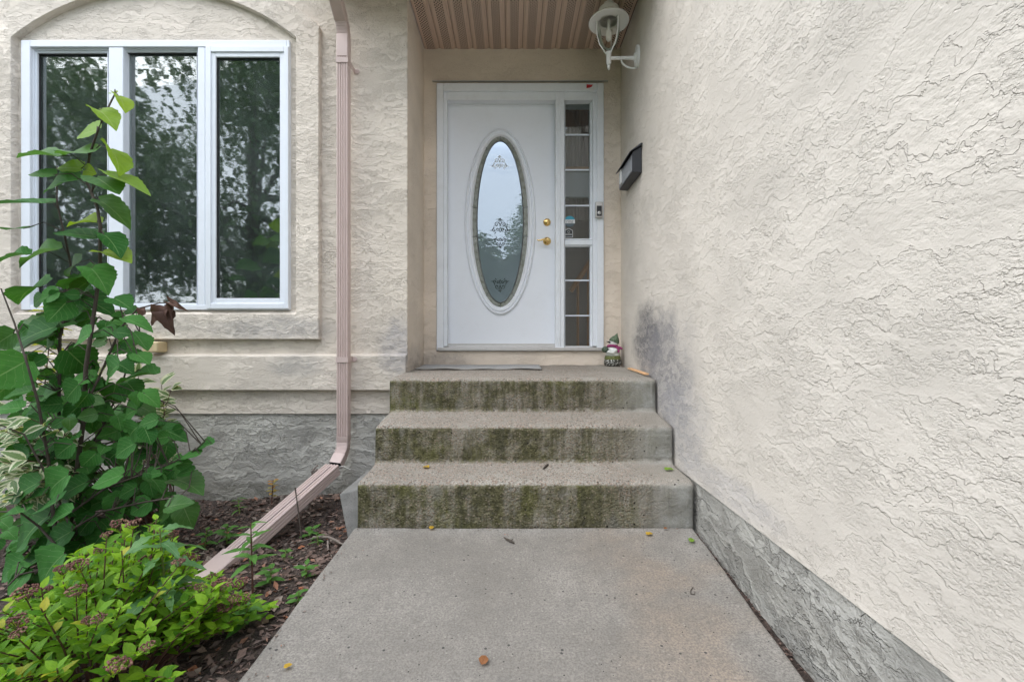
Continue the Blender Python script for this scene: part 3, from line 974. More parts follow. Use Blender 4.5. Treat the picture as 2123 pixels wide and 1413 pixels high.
def ornament(name, pcx, pcz, s_, flip, mat):
    mb = MB()
    o = wp(pcx, pcz, YD)

    def stroke(pts2, r=.0022):
        for sx in (-1, 1):
            P3 = [Vector((o.x + sx * x * s_, YD - .0052, o.z + flip * z * s_)) for x, z in pts2]
            rings = []
            for i, p in enumerate(P3):
                d = (P3[min(i + 1, len(P3) - 1)] - P3[max(0, i - 1)])
                nn = Vector((-d.z, 0, d.x)).normalized()
                t = i / (len(P3) - 1)
                rr = r * (0.5 + 1.1 * math.sin(PI * t))
                rings.append([p + nn * rr, p - nn * rr, p - nn * rr + Vector((0, .0012, 0)), p + nn * rr + Vector((0, .0012, 0))])
            mb.sweep(rings)
    stroke(spiral(.030, .020, .022, 1.3, PI, -1))
    stroke(spiral(.022, -.022, .016, 1.2, PI * .9, 1))
    stroke(spiral(.052, -.030, .018, 1.2, PI * .6, -1))
    stroke([(.0, .052), (.008, .045), (.012, .034), (.006, .026), (.0, .018)])
    stroke([(.0, .075), (.004, .064), (.0, .052)])
    stroke([(.02, .055), (.012, .060), (.002, .060)])
    stroke([(.05, .012), (.056, -.005), (.060, -.020), (.075, -.034), (.09, -.032)])
    stroke([(.0, -.005), (.010, -.02), (.006, -.04), (.0, -.05)])
    stroke([(.034, -.045), (.044, -.055), (.05, -.064)])
    stroke([(.0, .004), (.006, .012), (.0, .018)])
    return mb.build(name, mat, door)


ornament('etched_scroll', 1036, 338, .85, 1, M['etch_skylit'])
ornament('etched_scroll', 1037, 470, .95, 1, M['etch_dark'])
ornament('etched_scroll', 1037, 502, .72, -1, M['etch_dark'])
ornament('etched_scroll', 1037, 590, .85, -1, M['etch_dark'])

My = Matrix.Rotation(R(90), 4, 'X')          # lathe axis z -> -y
p = wp(1134, 461, YD)
mb = MB().lathe([(.0305, 0), (.031, .006), (.026, .012), (.020, .014), (.019, .020), (.016, .022), (.0001, .022)], p, 24, M=My)
db = mb.build('deadbolt', M['brass'], door, smooth=40)
MB().box(p.x - .002, p.x + .002, YD - .0245, YD - .022, p.z - .008, p.z + .008).build('keyhole', M['gasket'], db)
p = wp(1134, 500, YD)
mb = MB().lathe([(.033, 0), (.0335, .005), (.028, .012), (.016, .016), (.013, .03), (.013, .05), (.011, .054), (.0001, .055)], p, 24, M=My)
lp = [p + Vector(q) for q in ((0, -.045, 0), (-.015, -.050, .002), (-.035, -.052, .004), (-.055, -.050, -.002), (-.072, -.047, -.004), (-.085, -.044, .002))]
mb.tube(lp, [.010, .0095, .008, .007, .006, .004], 8)
mb.build('door_handle', M['brass'], door, smooth=50)

# sidelight
mb = MB()
YS = 3.80
for (q0, q1) in ((206, 497), (508, 721)):
    a, b = wp(1170.5, q1, YS), wp(1229, q0, YS)
    frame_bars(mb, a.x, b.x, a.z, b.z, .006, .022, .010, .012, YS, YS + .06)
xr(mb, 1170.5, 1229, 497.5, 507.5, YS - .012, YS + .06)
side = mb.build('sidelight', M['trim_white'], house, bevel=.002)
rows = [(208, 277), (281, 350), (354, 424), (428, 494), (512, 579), (583, 652), (656, 719)]
for i, (q0, q1) in enumerate(rows):
    a, b = wp(1171, q1 + 2, YS + .03), wp(1229, q0 - 2, YS + .03)
    MB().box(a.x, b.x - .012, YS + .036, YS + .040, a.z + .0005, b.z - .0005).build('pane', M['side_glass'], side)
for q in (279, 352, 426, 581, 654):
    a, b = wp(1171, q + 1.5, YS + .024), wp(1228, q - 1.5, YS + .024)
    MB().box(a.x, b.x - .012, YS + .026, YS + .034, a.z, b.z).build('muntin', M['vinyl'], side)
# foyer seen through the sidelight
mb = MB()
mb.box(-.9, 1.3, 5.4, 5.5, .6, 3.4)
mb.box(1.3, 1.4, YE + .21, 5.5, .6, 3.4)
mb.box(-.95, -.9, YE + .21, 5.4, .6, 3.4)
mb.box(-.9, 1.3, YE + .21, 5.4, .55, .6)
mb.box(-.9, 1.3, YE + .21, 5.4, 3.4, 3.45)
mb.build('foyer', M['room_brown'], house)
mb = MB()
for k in range(8):
    mb.box(.50 + .03 * k, .525 + .03 * k, 4.3, 4.33, 2.0, 3.3)
mb.build('foyer_curtain', M['room_brown'], house)['kind'] = 'stuff'
mb = MB()
mb.box(.45, 1.0, 4.2, 4.24, 2.19, 2.42)
mb.build('foyer_panel', M['room_pale'], house)
mb = MB()
mb.box(.45, 1.0, 4.19, 4.25, 2.422, 2.46)
mb.tube([(.55, 4.35, 1.35), (.98, 4.35, 2.0)], .025, 6)
for k in range(4):
    mb.tube([(.62 + .1 * k, 4.37, .7), (.62 + .1 * k, 4.37, 1.45 + .15 * k)], .014, 6)
mb.build('foyer_handrail', M['oak'], house, smooth=50)

# ================================================================== CONCRETE STEPS
steps = thing('concrete_steps', 'three weathered concrete steps with green moss on the risers, below the front door', 'steps', (0.066, 2.6, 0))
SX0, SX1 = -0.746, 0.876
fr = [(2.212, -0.06, 0.212), (2.503, 0.228, 0.431), (2.799, 0.459, 0.660)]      # front Y, riser foot z, nose z
backz = [0.228, 0.459, 0.690]
prev_cove = None
for k, (yf, zf, zn) in enumerate(fr):
    yb = fr[k + 1][0] if k < 2 else YE - .002
    zb = backz[k]
    rn, rcv = .030, .022
    P = []                                  # (y, z, ny, nz, riser)
    # riser
    z0 = zf + (rcv if k else 0)
    if k:
        P.append((yf, z0, -1, 0, .75))
    for i in range(1 if k else 0, 19):
        z = z0 + (zn - rn - z0) * i / 18
        P.append((yf + .004 * (i / 18), z, -1, 0, 1.0))
    for i in range(1, 7):
        a = PI / 2 * i / 6
        P.append((yf + .004 + rn - rn * math.cos(a), zn - rn + rn * math.sin(a), -math.cos(a), math.sin(a), max(0, 1 - i / 3.2)))
    ys_ = yf + .004 + rn
    ye = yb - (rcv if k < 2 else 0)
    nt_ = 26 if k < 2 else 80
    for i in range(1, nt_ + 1):
        t = i / nt_
        y = ys_ + (ye - ys_) * t
        P.append((y, zn + (zb - zn) * t, 0, 1, 0 if t < .9 or k == 2 else (t - .9) * 3))
    if k < 2:
        for i in range(1, 5):
            a = PI / 2 * i / 4
            P.append((yb - rcv + rcv * math.sin(a), zb + rcv - rcv * math.cos(a), -math.sin(a), math.cos(a), .35 + .4 * i / 4))
    xsn = [0, .002, .006, .012, .02, .03] + list(np.linspace(.045, SX1 - SX0 - .045, 130)) + [SX1 - SX0 - q for q in (.03, .02, .012, .006, .002, 0)]
    pts, att = [], []
    rc = .028
    for d in xsn:
        e = min(d, SX1 - SX0 - d)
        ins = rc - math.sqrt(max(0, rc * rc - (rc - e) ** 2)) if e < rc else 0
        row = []
        for (y, z, ny, nz, at) in P:
            x = SX0 + d
            q = .0035 * fbm((x, y, z), 9, 3) + .005 * fbm((x, y * 2, z * 2), 2.5, 2)
            if 0 < abs(ny) < 1 and abs(nz) < 1:
                q += .013 * min(0, fbm((x, y, z), 22, 3) + .1)
            o_ = q - ins
            # keep the seam between two steps identical: fade noise at the shared lines
            row.append((x, y + ny * o_, z + nz * o_))
            att.append(at)
        pts.append(row)
    mb = MB().grid(pts)
    m_ = len(P)
    for side_ in (0, len(xsn) - 1):        # side walls
        top = [Vector(p_) for p_ in pts[side_]]
        bot = [Vector((p_.x, max(p_.y, yf + .003), -.35)) for p_ in top]
        mb.grid([[a_, b_] for a_, b_ in zip(top, bot)])
        att += [.25] * (2 * m_)
    me = bpy.data.meshes.new('step')
    me.from_pydata(mb.v, [], mb.f)
    me.attributes.new('riser', 'FLOAT', 'POINT').data.foreach_set('value', np.array(att, dtype=np.float32))
    bm = bmesh.new(); bm.from_mesh(me)
    bmesh.ops.remove_doubles(bm, verts=bm.verts, dist=1e-5)
    bmesh.ops.recalc_face_normals(bm, faces=bm.faces)
    bm.to_mesh(me); bm.free()
    me.shade_smooth()
    me.set_sharp_from_angle(angle=R(55))
    link('step', me, M['steps'], steps)

#@@OBJECTS@@
# ================================================================== FIXTURES
# ---- downspout
def rrect(hw, hd, rib=True):
    """ribbed rectangular tube section (x across, y depth), front side is -y"""
    pts = []
    nr = 4
    for k in range(nr):                      # front face with grooves
        x0 = -hw * .62 + 2 * hw * .62 * k / (nr - 1)
        pts += [(x0 - .006, -hd), (x0 - .0025, -hd + .006), (x0 + .0025, -hd + .006), (x0 + .006, -hd)] if rib else [(x0, -hd)]
    pts += [(hw * .88, -hd), (hw, -hd * .88)]
    for k in range(3):
        y0 = -hd * .5 + hd * .5 * k
        pts += [(hw, y0 - .004), (hw - .003, y0), (hw, y0 + .004)] if rib else [(hw, y0)]
    pts += [(hw, hd * .88), (hw * .88, hd), (-hw * .88, hd), (-hw, hd * .88)]
    for k in range(3):
        y0 = hd * .5 - hd * .5 * k
        pts += [(-hw, y0 + .004), (-hw + .003, y0), (-hw, y0 - .004)] if rib else [(-hw, y0)]
    pts += [(-hw, -hd * .88), (-hw * .88, -hd)]
    return pts


def along(sec, path, ups):
    """sweep a section: ups[i] = direction of the section's +y at that point"""
    rings = []
    for i, p_ in enumerate(path):
        p_ = Vector(p_)
        d = (Vector(path[min(i + 1, len(path) - 1)]) - Vector(path[max(0, i - 1)])).normalized()
        u = Vector(ups[i]).normalized()
        u = (u - d * u.dot(d)).normalized()
        x = u.cross(d).normalized()
        if x.x < 0 and abs(x.x) > .3:
            x = -x
        rings.append([p_ + x * a_ + u * b_ for a_, b_ in sec])
    return rings


YP = 3.068
spx = wp(712.5, 0, YP).x
hw, hd = .037, .030
spout = thing('downspout', 'pinkish beige ribbed metal downspout on the wall beside the window', 'downspout', (spx, YP, 0))
ztop, zbot = wp(0, 75, YP).z, wp(0, 912, YP).z
zj = wp(0, 118, YP).z
mb = MB().sweep(along(rrect(hw, hd), [(spx, YP, zbot - .01), (spx, YP, .9), (spx, YP, 2.0), (spx, YP, zj)], [(0, 1, 0)] * 4))
mb.build('pipe', M['spout'], spout, smooth=35)


def elbow(name, p0, p1, bend, n=9, sec_s=1.03, up0=(0, 1, 0), tail=.05):
    """crimped elbow from direction p0 to p1 around bend"""
    a_, c_, b_ = Vector(p0), Vector(bend), Vector(p1)
    d0, d1 = (c_ - a_).normalized(), (b_ - c_).normalized()
    r_ = .055
    P_, U_, S_ = [a_], [Vector(up0)], [1.0]
    for i in range(n * 2 + 1):
        t = i / (n * 2)
        q = (c_ - d0 * r_) * (1 - t) ** 2 + c_ * 2 * t * (1 - t) + (c_ + d1 * r_) * t * t
        P_.append(q); S_.append(1.0 if i % 2 == 0 else .93)
        U_.append(Vector(up0))
    P_.append(b_); U_.append(Vector(up0)); S_.append(1.0)
    U2 = []
    for i, p_ in enumerate(P_):
        d = (P_[min(i + 1, len(P_) - 1)] - P_[max(0, i - 1)]).normalized()
        x = Vector((1, 0, 0))
        x = (x - d * x.dot(d)).normalized()
        U2.append(d.cross(x) if d.cross(x).y > 0 else -d.cross(x))
    rings = along(rrect(hw * sec_s, hd * sec_s, False), P_, U2)
    out = []
    for ring, p_, s_ in zip(rings, P_, S_):
        out.append([p_ + (q - p_) * s_ for q in ring])
    return out


top_end = Vector((spx - .01, 2.56, 3.36))
mb = MB().sweep(elbow('x', (spx, YP, zj - .01), top_end, (spx, YP, ztop + .05)))
mb.build('elbow', M['spout'], spout, smooth=35)
b0 = Vector((spx, YP, zbot - .06))
lowdir = Vector((-.13, -.72, -.62)).normalized()
lo_end = b0 + lowdir * .125
mb = MB().sweep(elbow('x', (spx, YP, zbot + .03), lo_end, b0), cap=False)
mb.build('elbow', M['spout'], spout, smooth=35)
mb = MB()
mb.ball(lo_end - lowdir * .012, .03, 10, 6, (1.25, .55, .9))
mb.build('elbow_mouth', M['spout_dark'], spout)
for py0 in (130, 745):
    z = wp(0, py0, YP).z
    mb = MB()
    t_ = .0025
    for (x0, x1, y0, y1) in ((spx - hw - t_, spx + hw + t_, YP - hd - t_ - .0008, YP - hd - .0008), (spx - hw - t_ - .0008, spx - hw - .0008, YP - hd, YB - .0), (spx + hw + .0008, spx + hw + t_ + .0008, YP - hd, YB - .0)):
        mb.box(x0, x1, y0, y1, z - .017, z + .017)
    for s_ in (-1, 1):
        mb.lathe([(.016, 0), (.017, .004), (.012, .006), (.0001, .0062)], (spx + s_ * (hw + .017), (YT if py0 > 700 else YB) - .001, z), 14, M=My)
    mb.build('strap', M['spout'], spout)

# extension lying down to the bed
g1 = Vector(wp(396, 1232, 2.02))
e0_ = Vector(wp(690, 972, 2.93))
edir = (g1 - e0_).normalized()
ext = thing('downspout_extension', 'pinkish beige downspout extension lying across the soil towards the shrub', 'downspout', (g1.x, g1.y, g1.z - .05))
sidev = edir.cross(Vector((0, 0, 1))).normalized()
upv = sidev.cross(edir).normalized()
if upv.z < 0:
    upv = -upv


def ext_ring(p_, hx, hz, rib=True):
    return [p_ + sidev * a_ - upv * b_ for a_, b_ in rrect(hx, hz, rib)]


j_ = e0_ + edir * ((g1 - e0_).length * .80)
mb = MB().sweep([ext_ring(e0_, .050, .036), ext_ring(e0_ * .5 + j_ * .5, .050, .036), ext_ring(j_, .050, .036)], cap=False)
mb.sweep([ext_ring(j_, .047, .033), ext_ring(e0_, .047, .033)], cap=False)
mb.build('tube', M['spout'], ext, smooth=35)
mb = MB()
s0, s1 = e0_ + edir * .03 - sidev * .012 + upv * .0365, j_ - sidev * .012 + upv * .0365
mb.tube([s0, s1], .0016, 5)
mb.build('seam', M['spout_dark'], ext)
mb = MB().sweep([ext_ring(j_ - edir * .03, .056, .041, False), ext_ring(j_ + edir * .08, .056, .041, False), ext_ring(g1 + edir * .06, .058, .042, False)], cap=False)
mb.sweep([ext_ring(g1 + edir * .06, .054, .038, False), ext_ring(j_ - edir * .03, .054, .038, False)], cap=False)
mb.build('end_sleeve', M['spout'], ext, smooth=35)
mb = MB()
zt = lo_end + Vector((.03, -.02, -.005))
mb.tube([zt, zt + Vector((.03, -.01, .008)), zt + Vector((.055, -.012, -.004)), zt + Vector((.075, -.012, -.012))], .0022, 5)
tag(mb.build('zip_tie', M['twine'], None), 'thin white tie sticking out at the foot of the downspout', 'cable tie')

# ---- beige vent stub on the wall
mb = MB()
c = wp(312, 719, 3.09)
mb.box(c.x - .05, c.x + .055, 3.08, YB - .001, c.z - .036, c.z + .036)
o = mb.build('outlet_box', M['beige_plastic'], None, bevel=.010, seg=3)
tag(o, 'small beige plastic box fixed to the wall under the window', 'outlet box')

# ---- grey concrete block leaning by the steps
blk = MB()
corners = [wp(700, 1008, 2.52), wp(736, 1000, 2.46), wp(737, 1092, 2.40), wp(716, 1092, 2.36), wp(672, 1022, 2.52)]
front = [Vector((-.905, 2.42, .085)), Vector((-.79, 2.44, .115)), Vector((-.755, 2.40, -.01)), Vector((-.762, 2.36, -.17)), Vector((-.83, 2.36, -.17))]
back = [p_ + Vector((.03, .36, .02)) for p_ in front]
back = [Vector((min(p_.x, -.752), p_.y, p_.z)) for p_ in back]
blk.sweep([front, back])


def block_mat():
    m = NM('grey_block')
    c = m.ramp(m.noise(12, 5, 0.65), [(0.3, (0.16, 0.157, 0.148)), (0.7, (0.27, 0.265, 0.25))])
    c = m.mix(m.step(m.noise(150, 2), 0.5, 0.75, 0, 0.6), c, (0.14, 0.135, 0.125))
    b = m.bsdf(c, 0.9)
    m.set(b, 'Normal', m.bump(m.noise(120, 4, 0.7), 0.6, 0.004))
    return m.m


o = blk.build('concrete_block', block_mat(), None, bevel=.008)
tag(o, 'grey concrete block tilted against the side of the bottom step', 'concrete block')

# ---- wall lantern
ly, lz = 3.25, wp(0, 121, 3.25).z
lamp = thing('wall_lantern', 'white coach lantern with clear glass on the right stucco wall', 'lantern', (XG, ly, lz))
lx = wp(1262, 0, ly).x
Mx = Matrix.Rotation(R(-90), 4, 'Y')          # z -> -x
mb = MB().lathe([(.055, -.02), (.056, .006), (.052, .014), (.040, .018), (.030, .020), (.022, .030), (.0001, .031)], (XG, ly, lz + .01), 24, M=Mx)
mb2 = [[Vector((XG + .005 - q, ly + (a_ * 1.0), lz + .01 + b_ * 1.55)) for a_, b_ in [(.052 * math.cos(2 * PI * k / 24), .052 * math.sin(2 * PI * k / 24)) for k in range(24)]] for q in (0, .014, .020)]
mb.sweep(mb2)
mb.build('backplate', M['lamp_white'], lamp, smooth=40)
mb = MB()
mb.tube([(XG - .02, ly, lz), (XG - .10, ly, lz + .002), (lx, ly, lz)], [.014, .011, .012], 10)
arc = [(XG - .022, ly, lz - .075 + .002)] + [(XG - .022 - .095 * math.sin(PI / 2 * k / 8) , ly, lz - .012 - .06 * math.cos(PI / 2 * k / 8)) for k in range(9)]
mb.tube(arc, .006, 8)
mb.build('arm', M['lamp_white'], lamp, smooth=50)
mb = MB().lathe([(.0001, -.085), (.006, -.078), (.011, -.058), (.010, -.050), (.006, -.047), (.014, -.040), (.017, -.034), (.017, .030), (.020, .034), (.020, .042), (.012, .046), (.0001, .046)], (lx, ly, lz), 20)
mb.build('finial', M['lamp_white'], lamp, smooth=40)
mb = MB()
gz = lz + .075
gprof = [(.018, -.01), (.046, .008), (.064, .045), (.074, .10), (.076, .15), (.074, .178)]
mb.lathe([(r_, gz + z_) for r_, z_ in gprof], (lx, ly, 0), 28)
mb.build('globe', M['lamp_glass'], lamp, smooth=60)
mb = MB()
mb.lathe([(.011, gz + .19), (.011, gz + .13), (.013, gz + .125), (.022, gz + .09), (.020, gz + .06), (.010, gz + .045), (.0001, gz + .043)], (lx, ly, 0), 16)
mb.build('bulb', M['bulb'], lamp, smooth=50)
mb = MB()
cage = [(.019, -.045), (.034, -.025), (.066, .02), (.083, .08), (.087, .13), (.086, .178)]
for k in range(3):
    a_ = k * 2 * PI / 3 - .95
    mb.tube([(lx + r_ * math.cos(a_), ly + r_ * math.sin(a_), gz + z_) for r_, z_ in cage], .0048, 8)
mb.build('cage', M['lamp_white'], lamp, smooth=60)
mb = MB().lathe([(.062, .180), (.125, .175), (.138, .172), (.140, .178), (.136, .186), (.110, .205), (.080, .232), (.074, .236), (.072, .262), (.070, .268), (.036, .30), (.034, .345), (.042, .350), (.042, .358), (.020, .375), (.014, .39), (.0001, .40)], (lx, ly, gz), 32)
mb.build('cap', M['lamp_white'], lamp, smooth=35)

# ---- mailbox
mailbox = thing('mailbox', 'small black metal mailbox with a sloped lid on the right wall', 'mailbox', (XG, 3.35, 2.03))
y0, y1 = 3.147, 3.535
zb_, zw, zf_ = 2.028, 2.212, 2.170
xf = .819
MB().prism([(XG - .002, zb_), (xf, zb_ + .004), (xf, zf_), (XG - .002, zw)], 'y', y0, y1).build('body', M['mailbox_black'], mailbox, bevel=.004)
MB().prism([(XG - .001, zw + .002), (XG - .001, zw + .016), (XG - .012, zw + .014), (xf - .022, zf_ - .002), (xf - .024, zf_ - .012), (xf - .006, zf_ + .004)], 'y', y0 - .012, y1 + .012).build('lid', M['mailbox_black'], mailbox, bevel=.002)
MB().box(xf - .004, xf - .0006, y0 + .012, y1 - .012, zb_ + .012, zf_ - .016).build('front_panel', paint('panel_sheen', (0.28, 0.29, 0.31), 0.15), mailbox, bevel=.001)  # reflected light on the front face, put into its paler grey
MB().box(xf - .012, xf - .0045, 3.43, 3.475, zb_ + .03, zf_ - .012).build('tag', M['paper'], mailbox, bevel=.001)

# ---- doorbell
c = wp(1241, 436, 3.74)
bell = thing('doorbell', 'slim silver and black doorbell on the white frame beside the sidelight', 'doorbell', (c.x, 3.74, c.z - .06))
MB().box(c.x - .029, c.x + .031, 3.716, 3.7415, c.z - .063, c.z + .063).build('body', M['nickel'], bell, bevel=.005)
MB().box(c.x - .019, c.x + .021, 3.713, 3.716, c.z - .052, c.z + .030).build('face', M['black_plastic'], bell, bevel=.001)
MB().lathe([(.013, 0), (.013, .002), (.009, .003), (.0001, .003)], (c.x + .001, 3.713, c.z - .028), 18, M=My).build('button', M['nickel'], bell, smooth=40)

# ---- window stickers
def sticker_mat(name, col):
    return paint(name, col, 0.5, 0, 0.03)


YK = YS + .0345
def flat_text(body, size, loc, mat, parent, name):
    cu = bpy.data.curves.new(name, 'FONT')
    cu.body = body
    cu.size = size
    cu.align_x = 'CENTER'
    cu.align_y = 'CENTER'
    cu.extrude = .0002
    t = bpy.data.objects.new(name, cu)
    COL.objects.link(t)
    dg = bpy.context.evaluated_depsgraph_get()
    me = bpy.data.meshes.new_from_object(t.evaluated_get(dg))
    bpy.data.objects.remove(t)
    me.transform(Matrix.Translation(loc) @ Matrix.Rotation(R(90), 4, 'X'))
    me.materials.clear()
    return link(name, me, mat, parent)


c = wp(1181, 459, YK)
st = thing('window_sticker', 'round teal and white sticker reading ring on the sidelight glass', 'sticker', (c.x, YK, c.z))
def disc(cx_, cz_, r, a0, a1, n=20):
    return [(cx_ + r * math.cos(a0 + (a1 - a0) * k / n), cz_ + r * math.sin(a0 + (a1 - a0) * k / n)) for k in range(n + 1)]
MB().prism(disc(c.x, c.z, .045, R(20), R(160)), 'y', YK - .001, YK).build('top_band', sticker_mat('teal', (0.05, 0.36, 0.50)), st)
MB().prism(disc(c.x, c.z, .045, R(200), R(340)), 'y', YK - .001, YK).build('bottom_band', sticker_mat('slate', (0.12, 0.16, 0.18)), st)
MB().box(c.x - .044, c.x + .044, YK - .0012, YK, c.z - .0155, c.z + .0155).build('label_band', M['paper'], st)
flat_text('ring', .038, (c.x, YK - .0016, c.z), sticker_mat('label_grey', (0.25, 0.27, 0.28)), st, 'lettering')
c = wp(1179, 483, YK)
st = thing('window_sticker', 'dark shield shaped sticker with a white outline low on the sidelight glass', 'sticker', (c.x, YK, c.z))
def shield(k):
    return [(c.x - .034 * k, c.z - .036 * k), (c.x + .034 * k, c.z - .036 * k), (c.x + .034 * k, c.z + .022 * k), (c.x, c.z + .040 * k), (c.x - .034 * k, c.z + .022 * k)]
MB().prism(shield(1), 'y', YK - .0010, YK).build('outline', M['paper'], st)
MB().prism(shield(.90), 'y', YK - .0014, YK - .0003).build('shield', sticker_mat('dark_sticker', (0.06, 0.065, 0.065)), st)
mb = MB()
ring = [Vector((c.x + .009 * math.cos(2 * PI * k / 16), YK - .0016, c.z + .010 + .009 * math.sin(2 * PI * k / 16))) for k in range(17)]
mb.tube(ring, .0014, 4)
mb.build('emblem', M['paper'], st)
mb = MB()
for k in range(8):
    x = c.x - .026 + k * .0068
    mb.box(x, x + .0045, YK - .0017, YK - .0013, c.z - .016, c.z - .008)
mb.build('fine_print', M['paper'], st)['kind'] = 'stuff'

# ---- snowman figurine
fg = Vector((.795, 3.66, .690))
fig = thing('snowman_figurine', 'snowman figurine with green knit hat and purple scarf beside the door', 'figurine', tuple(fg))


def knit(name, c0, c1, sc_):
    m = NM(name)
    v = m.vor(sc_)
    c = m.mix(m.step(v, 0.2, 0.5), c0, c1)
    b = m.bsdf(c, 0.55)
    m.set(b, 'Normal', m.bump(v, 0.8, 0.004))
    return m.m


glaze = paint('glaze_white', (0.72, 0.74, 0.70), 0.25)
mb = MB().lathe([(.0001, .0), (.058, .0), (.066, .008), (.068, .028), (.064, .05)], fg, 24)
mb.build('skirt', knit('woven_base', (0.62, 0.62, 0.58), (0.05, 0.05, 0.04), 75), fig, smooth=50)
mb = MB().lathe([(.062, .05), (.064, .056), (.060, .072), (.054, .080)], fg, 24)
mb.build('waistband', knit('moss_band', (0.24, 0.26, 0.08), (0.10, 0.12, 0.03), 110), fig, smooth=50)
mb = MB().lathe([(.053, .078), (.055, .09), (.050, .115), (.040, .140), (.026, .152), (.0001, .154)], fg, 24)
mb.tube([fg + Vector(q) for q in ((.018, -.050, .128), (-.012, -.064, .102), (-.046, -.050, .112), (-.058, -.040, .118))], [.014, .015, .013, .010], 8)
mb.build('body', glaze, fig, smooth=60)
hd_ = fg + Vector((.006, -.006, .180))
mb = MB().ball(hd_, .034, 16, 10, (1.0, 1.0, .95))
mb.build('head', glaze, fig, smooth=70)
MB().tube([hd_ + Vector((-.030, -.012, .004)), hd_ + Vector((-.062, -.022, .012))], [.008, .001], 8).build('nose', M['gasket'], fig, smooth=60)
mb = MB()
Mh = Matrix.Rotation(R(22), 4, 'Y')
mb.lathe([(.038, .004), (.041, .012), (.038, .024), (.028, .044), (.016, .056), (.006, .074), (.0001, .084)], hd_, 18, M=Mh)
mb.build('hat', knit('green_knit', (0.20, 0.27, 0.17), (0.07, 0.11, 0.06), 95), fig, smooth=60)
mb = MB()
sr = [fg + Vector((.036 * math.cos(a_), .036 * math.sin(a_), .150 + .008 * math.cos(a_ + 2))) for a_ in [2 * PI * k / 16 for k in range(17)]]
mb.tube(sr, .011, 8)
mb.tube([fg + Vector(q) for q in ((.02, -.036, .150), (.034, -.044, .128), (.036, -.048, .105))], [.010, .012, .009], 8)
mb.tube([fg + Vector(q) for q in ((.034, -.030, .148), (.056, -.034, .140), (.068, -.034, .132))], [.009, .010, .007], 8)
mb.build('scarf', paint('scarf_purple', (0.27, 0.03, 0.13), 0.6), fig, smooth=60)
mb = MB().ball(fg + Vector((-.066, -.040, .128)), .026, 12, 8, (1.1, 1, .95))
mb.build('held_ball', knit('green_ball', (0.17, 0.22, 0.15), (0.05, 0.08, 0.05), 110), fig, smooth=60)

# ---- doormat of grey ribs
mat_ = thing('doormat', 'thin grey ribbed doormat lying on the landing before the door', 'doormat', (-.35, 3.48, .684))
def land(y):
    return .660 + (.690 - .660) * (y - 2.833) / (3.758 - 2.833)
mb = MB()
xs_ = np.linspace(-.70, .215, 60)
rows_ = []
for y in np.linspace(3.33, 3.70, 20):
    rows_.append([(x, y, land(y) + .0085 + .0015 * math.sin(x * 9 + y * 2) + (.003 * math.sin(x * 23) if y < 3.36 else 0)) for x in xs_])
mb.grid(rows_)
def mat_mat():
    m = NM('mat_grey')
    x, y, z = m.sep()
    s_ = m.math('SINE', m.math('MULTIPLY', y, 420.0))
    c = m.mix(m.step(s_, -0.2, 0.3), (0.26, 0.26, 0.26), (0.48, 0.48, 0.475))
    c = m.mix(m.step(m.noise(12, 4), 0.45, 0.75, 0, 0.4), c, (0.20, 0.19, 0.17))
    b = m.bsdf(c, 0.9)
    m.set(b, 'Normal', m.bump(s_, 0.5, 0.003))
    return m.m
o = mb.build('mat_sheet', mat_mat(), mat_, smooth=60)
so_ = o.modifiers.new('thick', 'SOLIDIFY'); so_.thickness = .004; so_.offset = -1
mb = MB()
rim = [Vector(p_) + Vector((0, 0, .001)) for p_ in rows_[0]]
mb.tube(rim, .0022, 5)
mb.build('mat_edge', M['nickel'], mat_, smooth=60)

# ---- loose wooden strip by the wall
a_, b_ = wp(1301, 764, 3.33), wp(1357, 777, 2.93)
a_.z, b_.z = land(3.33) + .012, land(2.93) + .012
a_.x, b_.x = .845, .852
d_ = (b_ - a_).normalized()
sd_ = d_.cross(Vector((0, 0, 1))).normalized()
mb = MB()
u_ = Vector((0, 0, 1))
sec = [(-.014, -.005), (.014, -.005), (.014, .005), (-.014, .005)]
mb.sweep([[q + sd_ * s_ + u_ * t_ for s_, t_ in sec] for q in (a_, (a_ + b_) / 2 + Vector((0, 0, .001)), b_)])
tag(mb.build('wood_strip', M['pine'], None, bevel=.001), 'short strip of pale pine lying on the landing against the wall', 'wood strip')

#@@PLANTS@@
# ================================================================== PLANTS
def leaf_mesh(name, mat, prof, rows=12, fold=.12, droop=.18, serr=0.0, wave=0.0, seed=0):
    """one leaf, base at the origin, length 1 along +Y, upper side +Z; prof(t) = half width"""
    rg = random.Random(seed)
    v, f, uv = [], [], []
    for i in range(rows + 1):
        t = i / rows
        h = prof(t)
        if serr and 0 < i < rows:
            h *= 1 + serr * (1 if i % 2 else -1)
        z0 = -droop * t * t
        for s_ in (-1, 0, 1):
            z = z0 + (fold * h if s_ else 0) + (wave * math.sin(t * 9 + s_ * 1.7 + seed) * h if s_ else 0)
            y = t + (.0 if not s_ else (-.10 * max(0, .12 - t) / .12 if prof(0.02) > .2 else 0))
            v.append((s_ * h, y, z))
            uv.append((.5 + .5 * s_, t))
    for i in range(rows):
        for j in (0, 1):
            a_ = i * 3 + j
            f.append((a_, a_ + 1, a_ + 4, a_ + 3))
    me = bpy.data.meshes.new(name)
    me.from_pydata(v, [], f)
    ul = me.uv_layers.new(name='UVMap')
    for lp_ in me.loops:
        ul.data[lp_.index].uv = uv[lp_.vertex_index]
    me.shade_smooth()
    me.materials.append(mat)
    return me


def cordate(t):
    # broad heart-shaped base running to a short point
    if t <= 0: return .10
    if t >= 1: return .004
    return .50 * (math.sin(PI * min(1, (t + .09) / 1.09) ** .72)) ** .80 * (1 - .25 * t ** 3)


def ovate(t):
    return .235 * max(.01, math.sin(PI * t ** .8)) ** .9 + .002


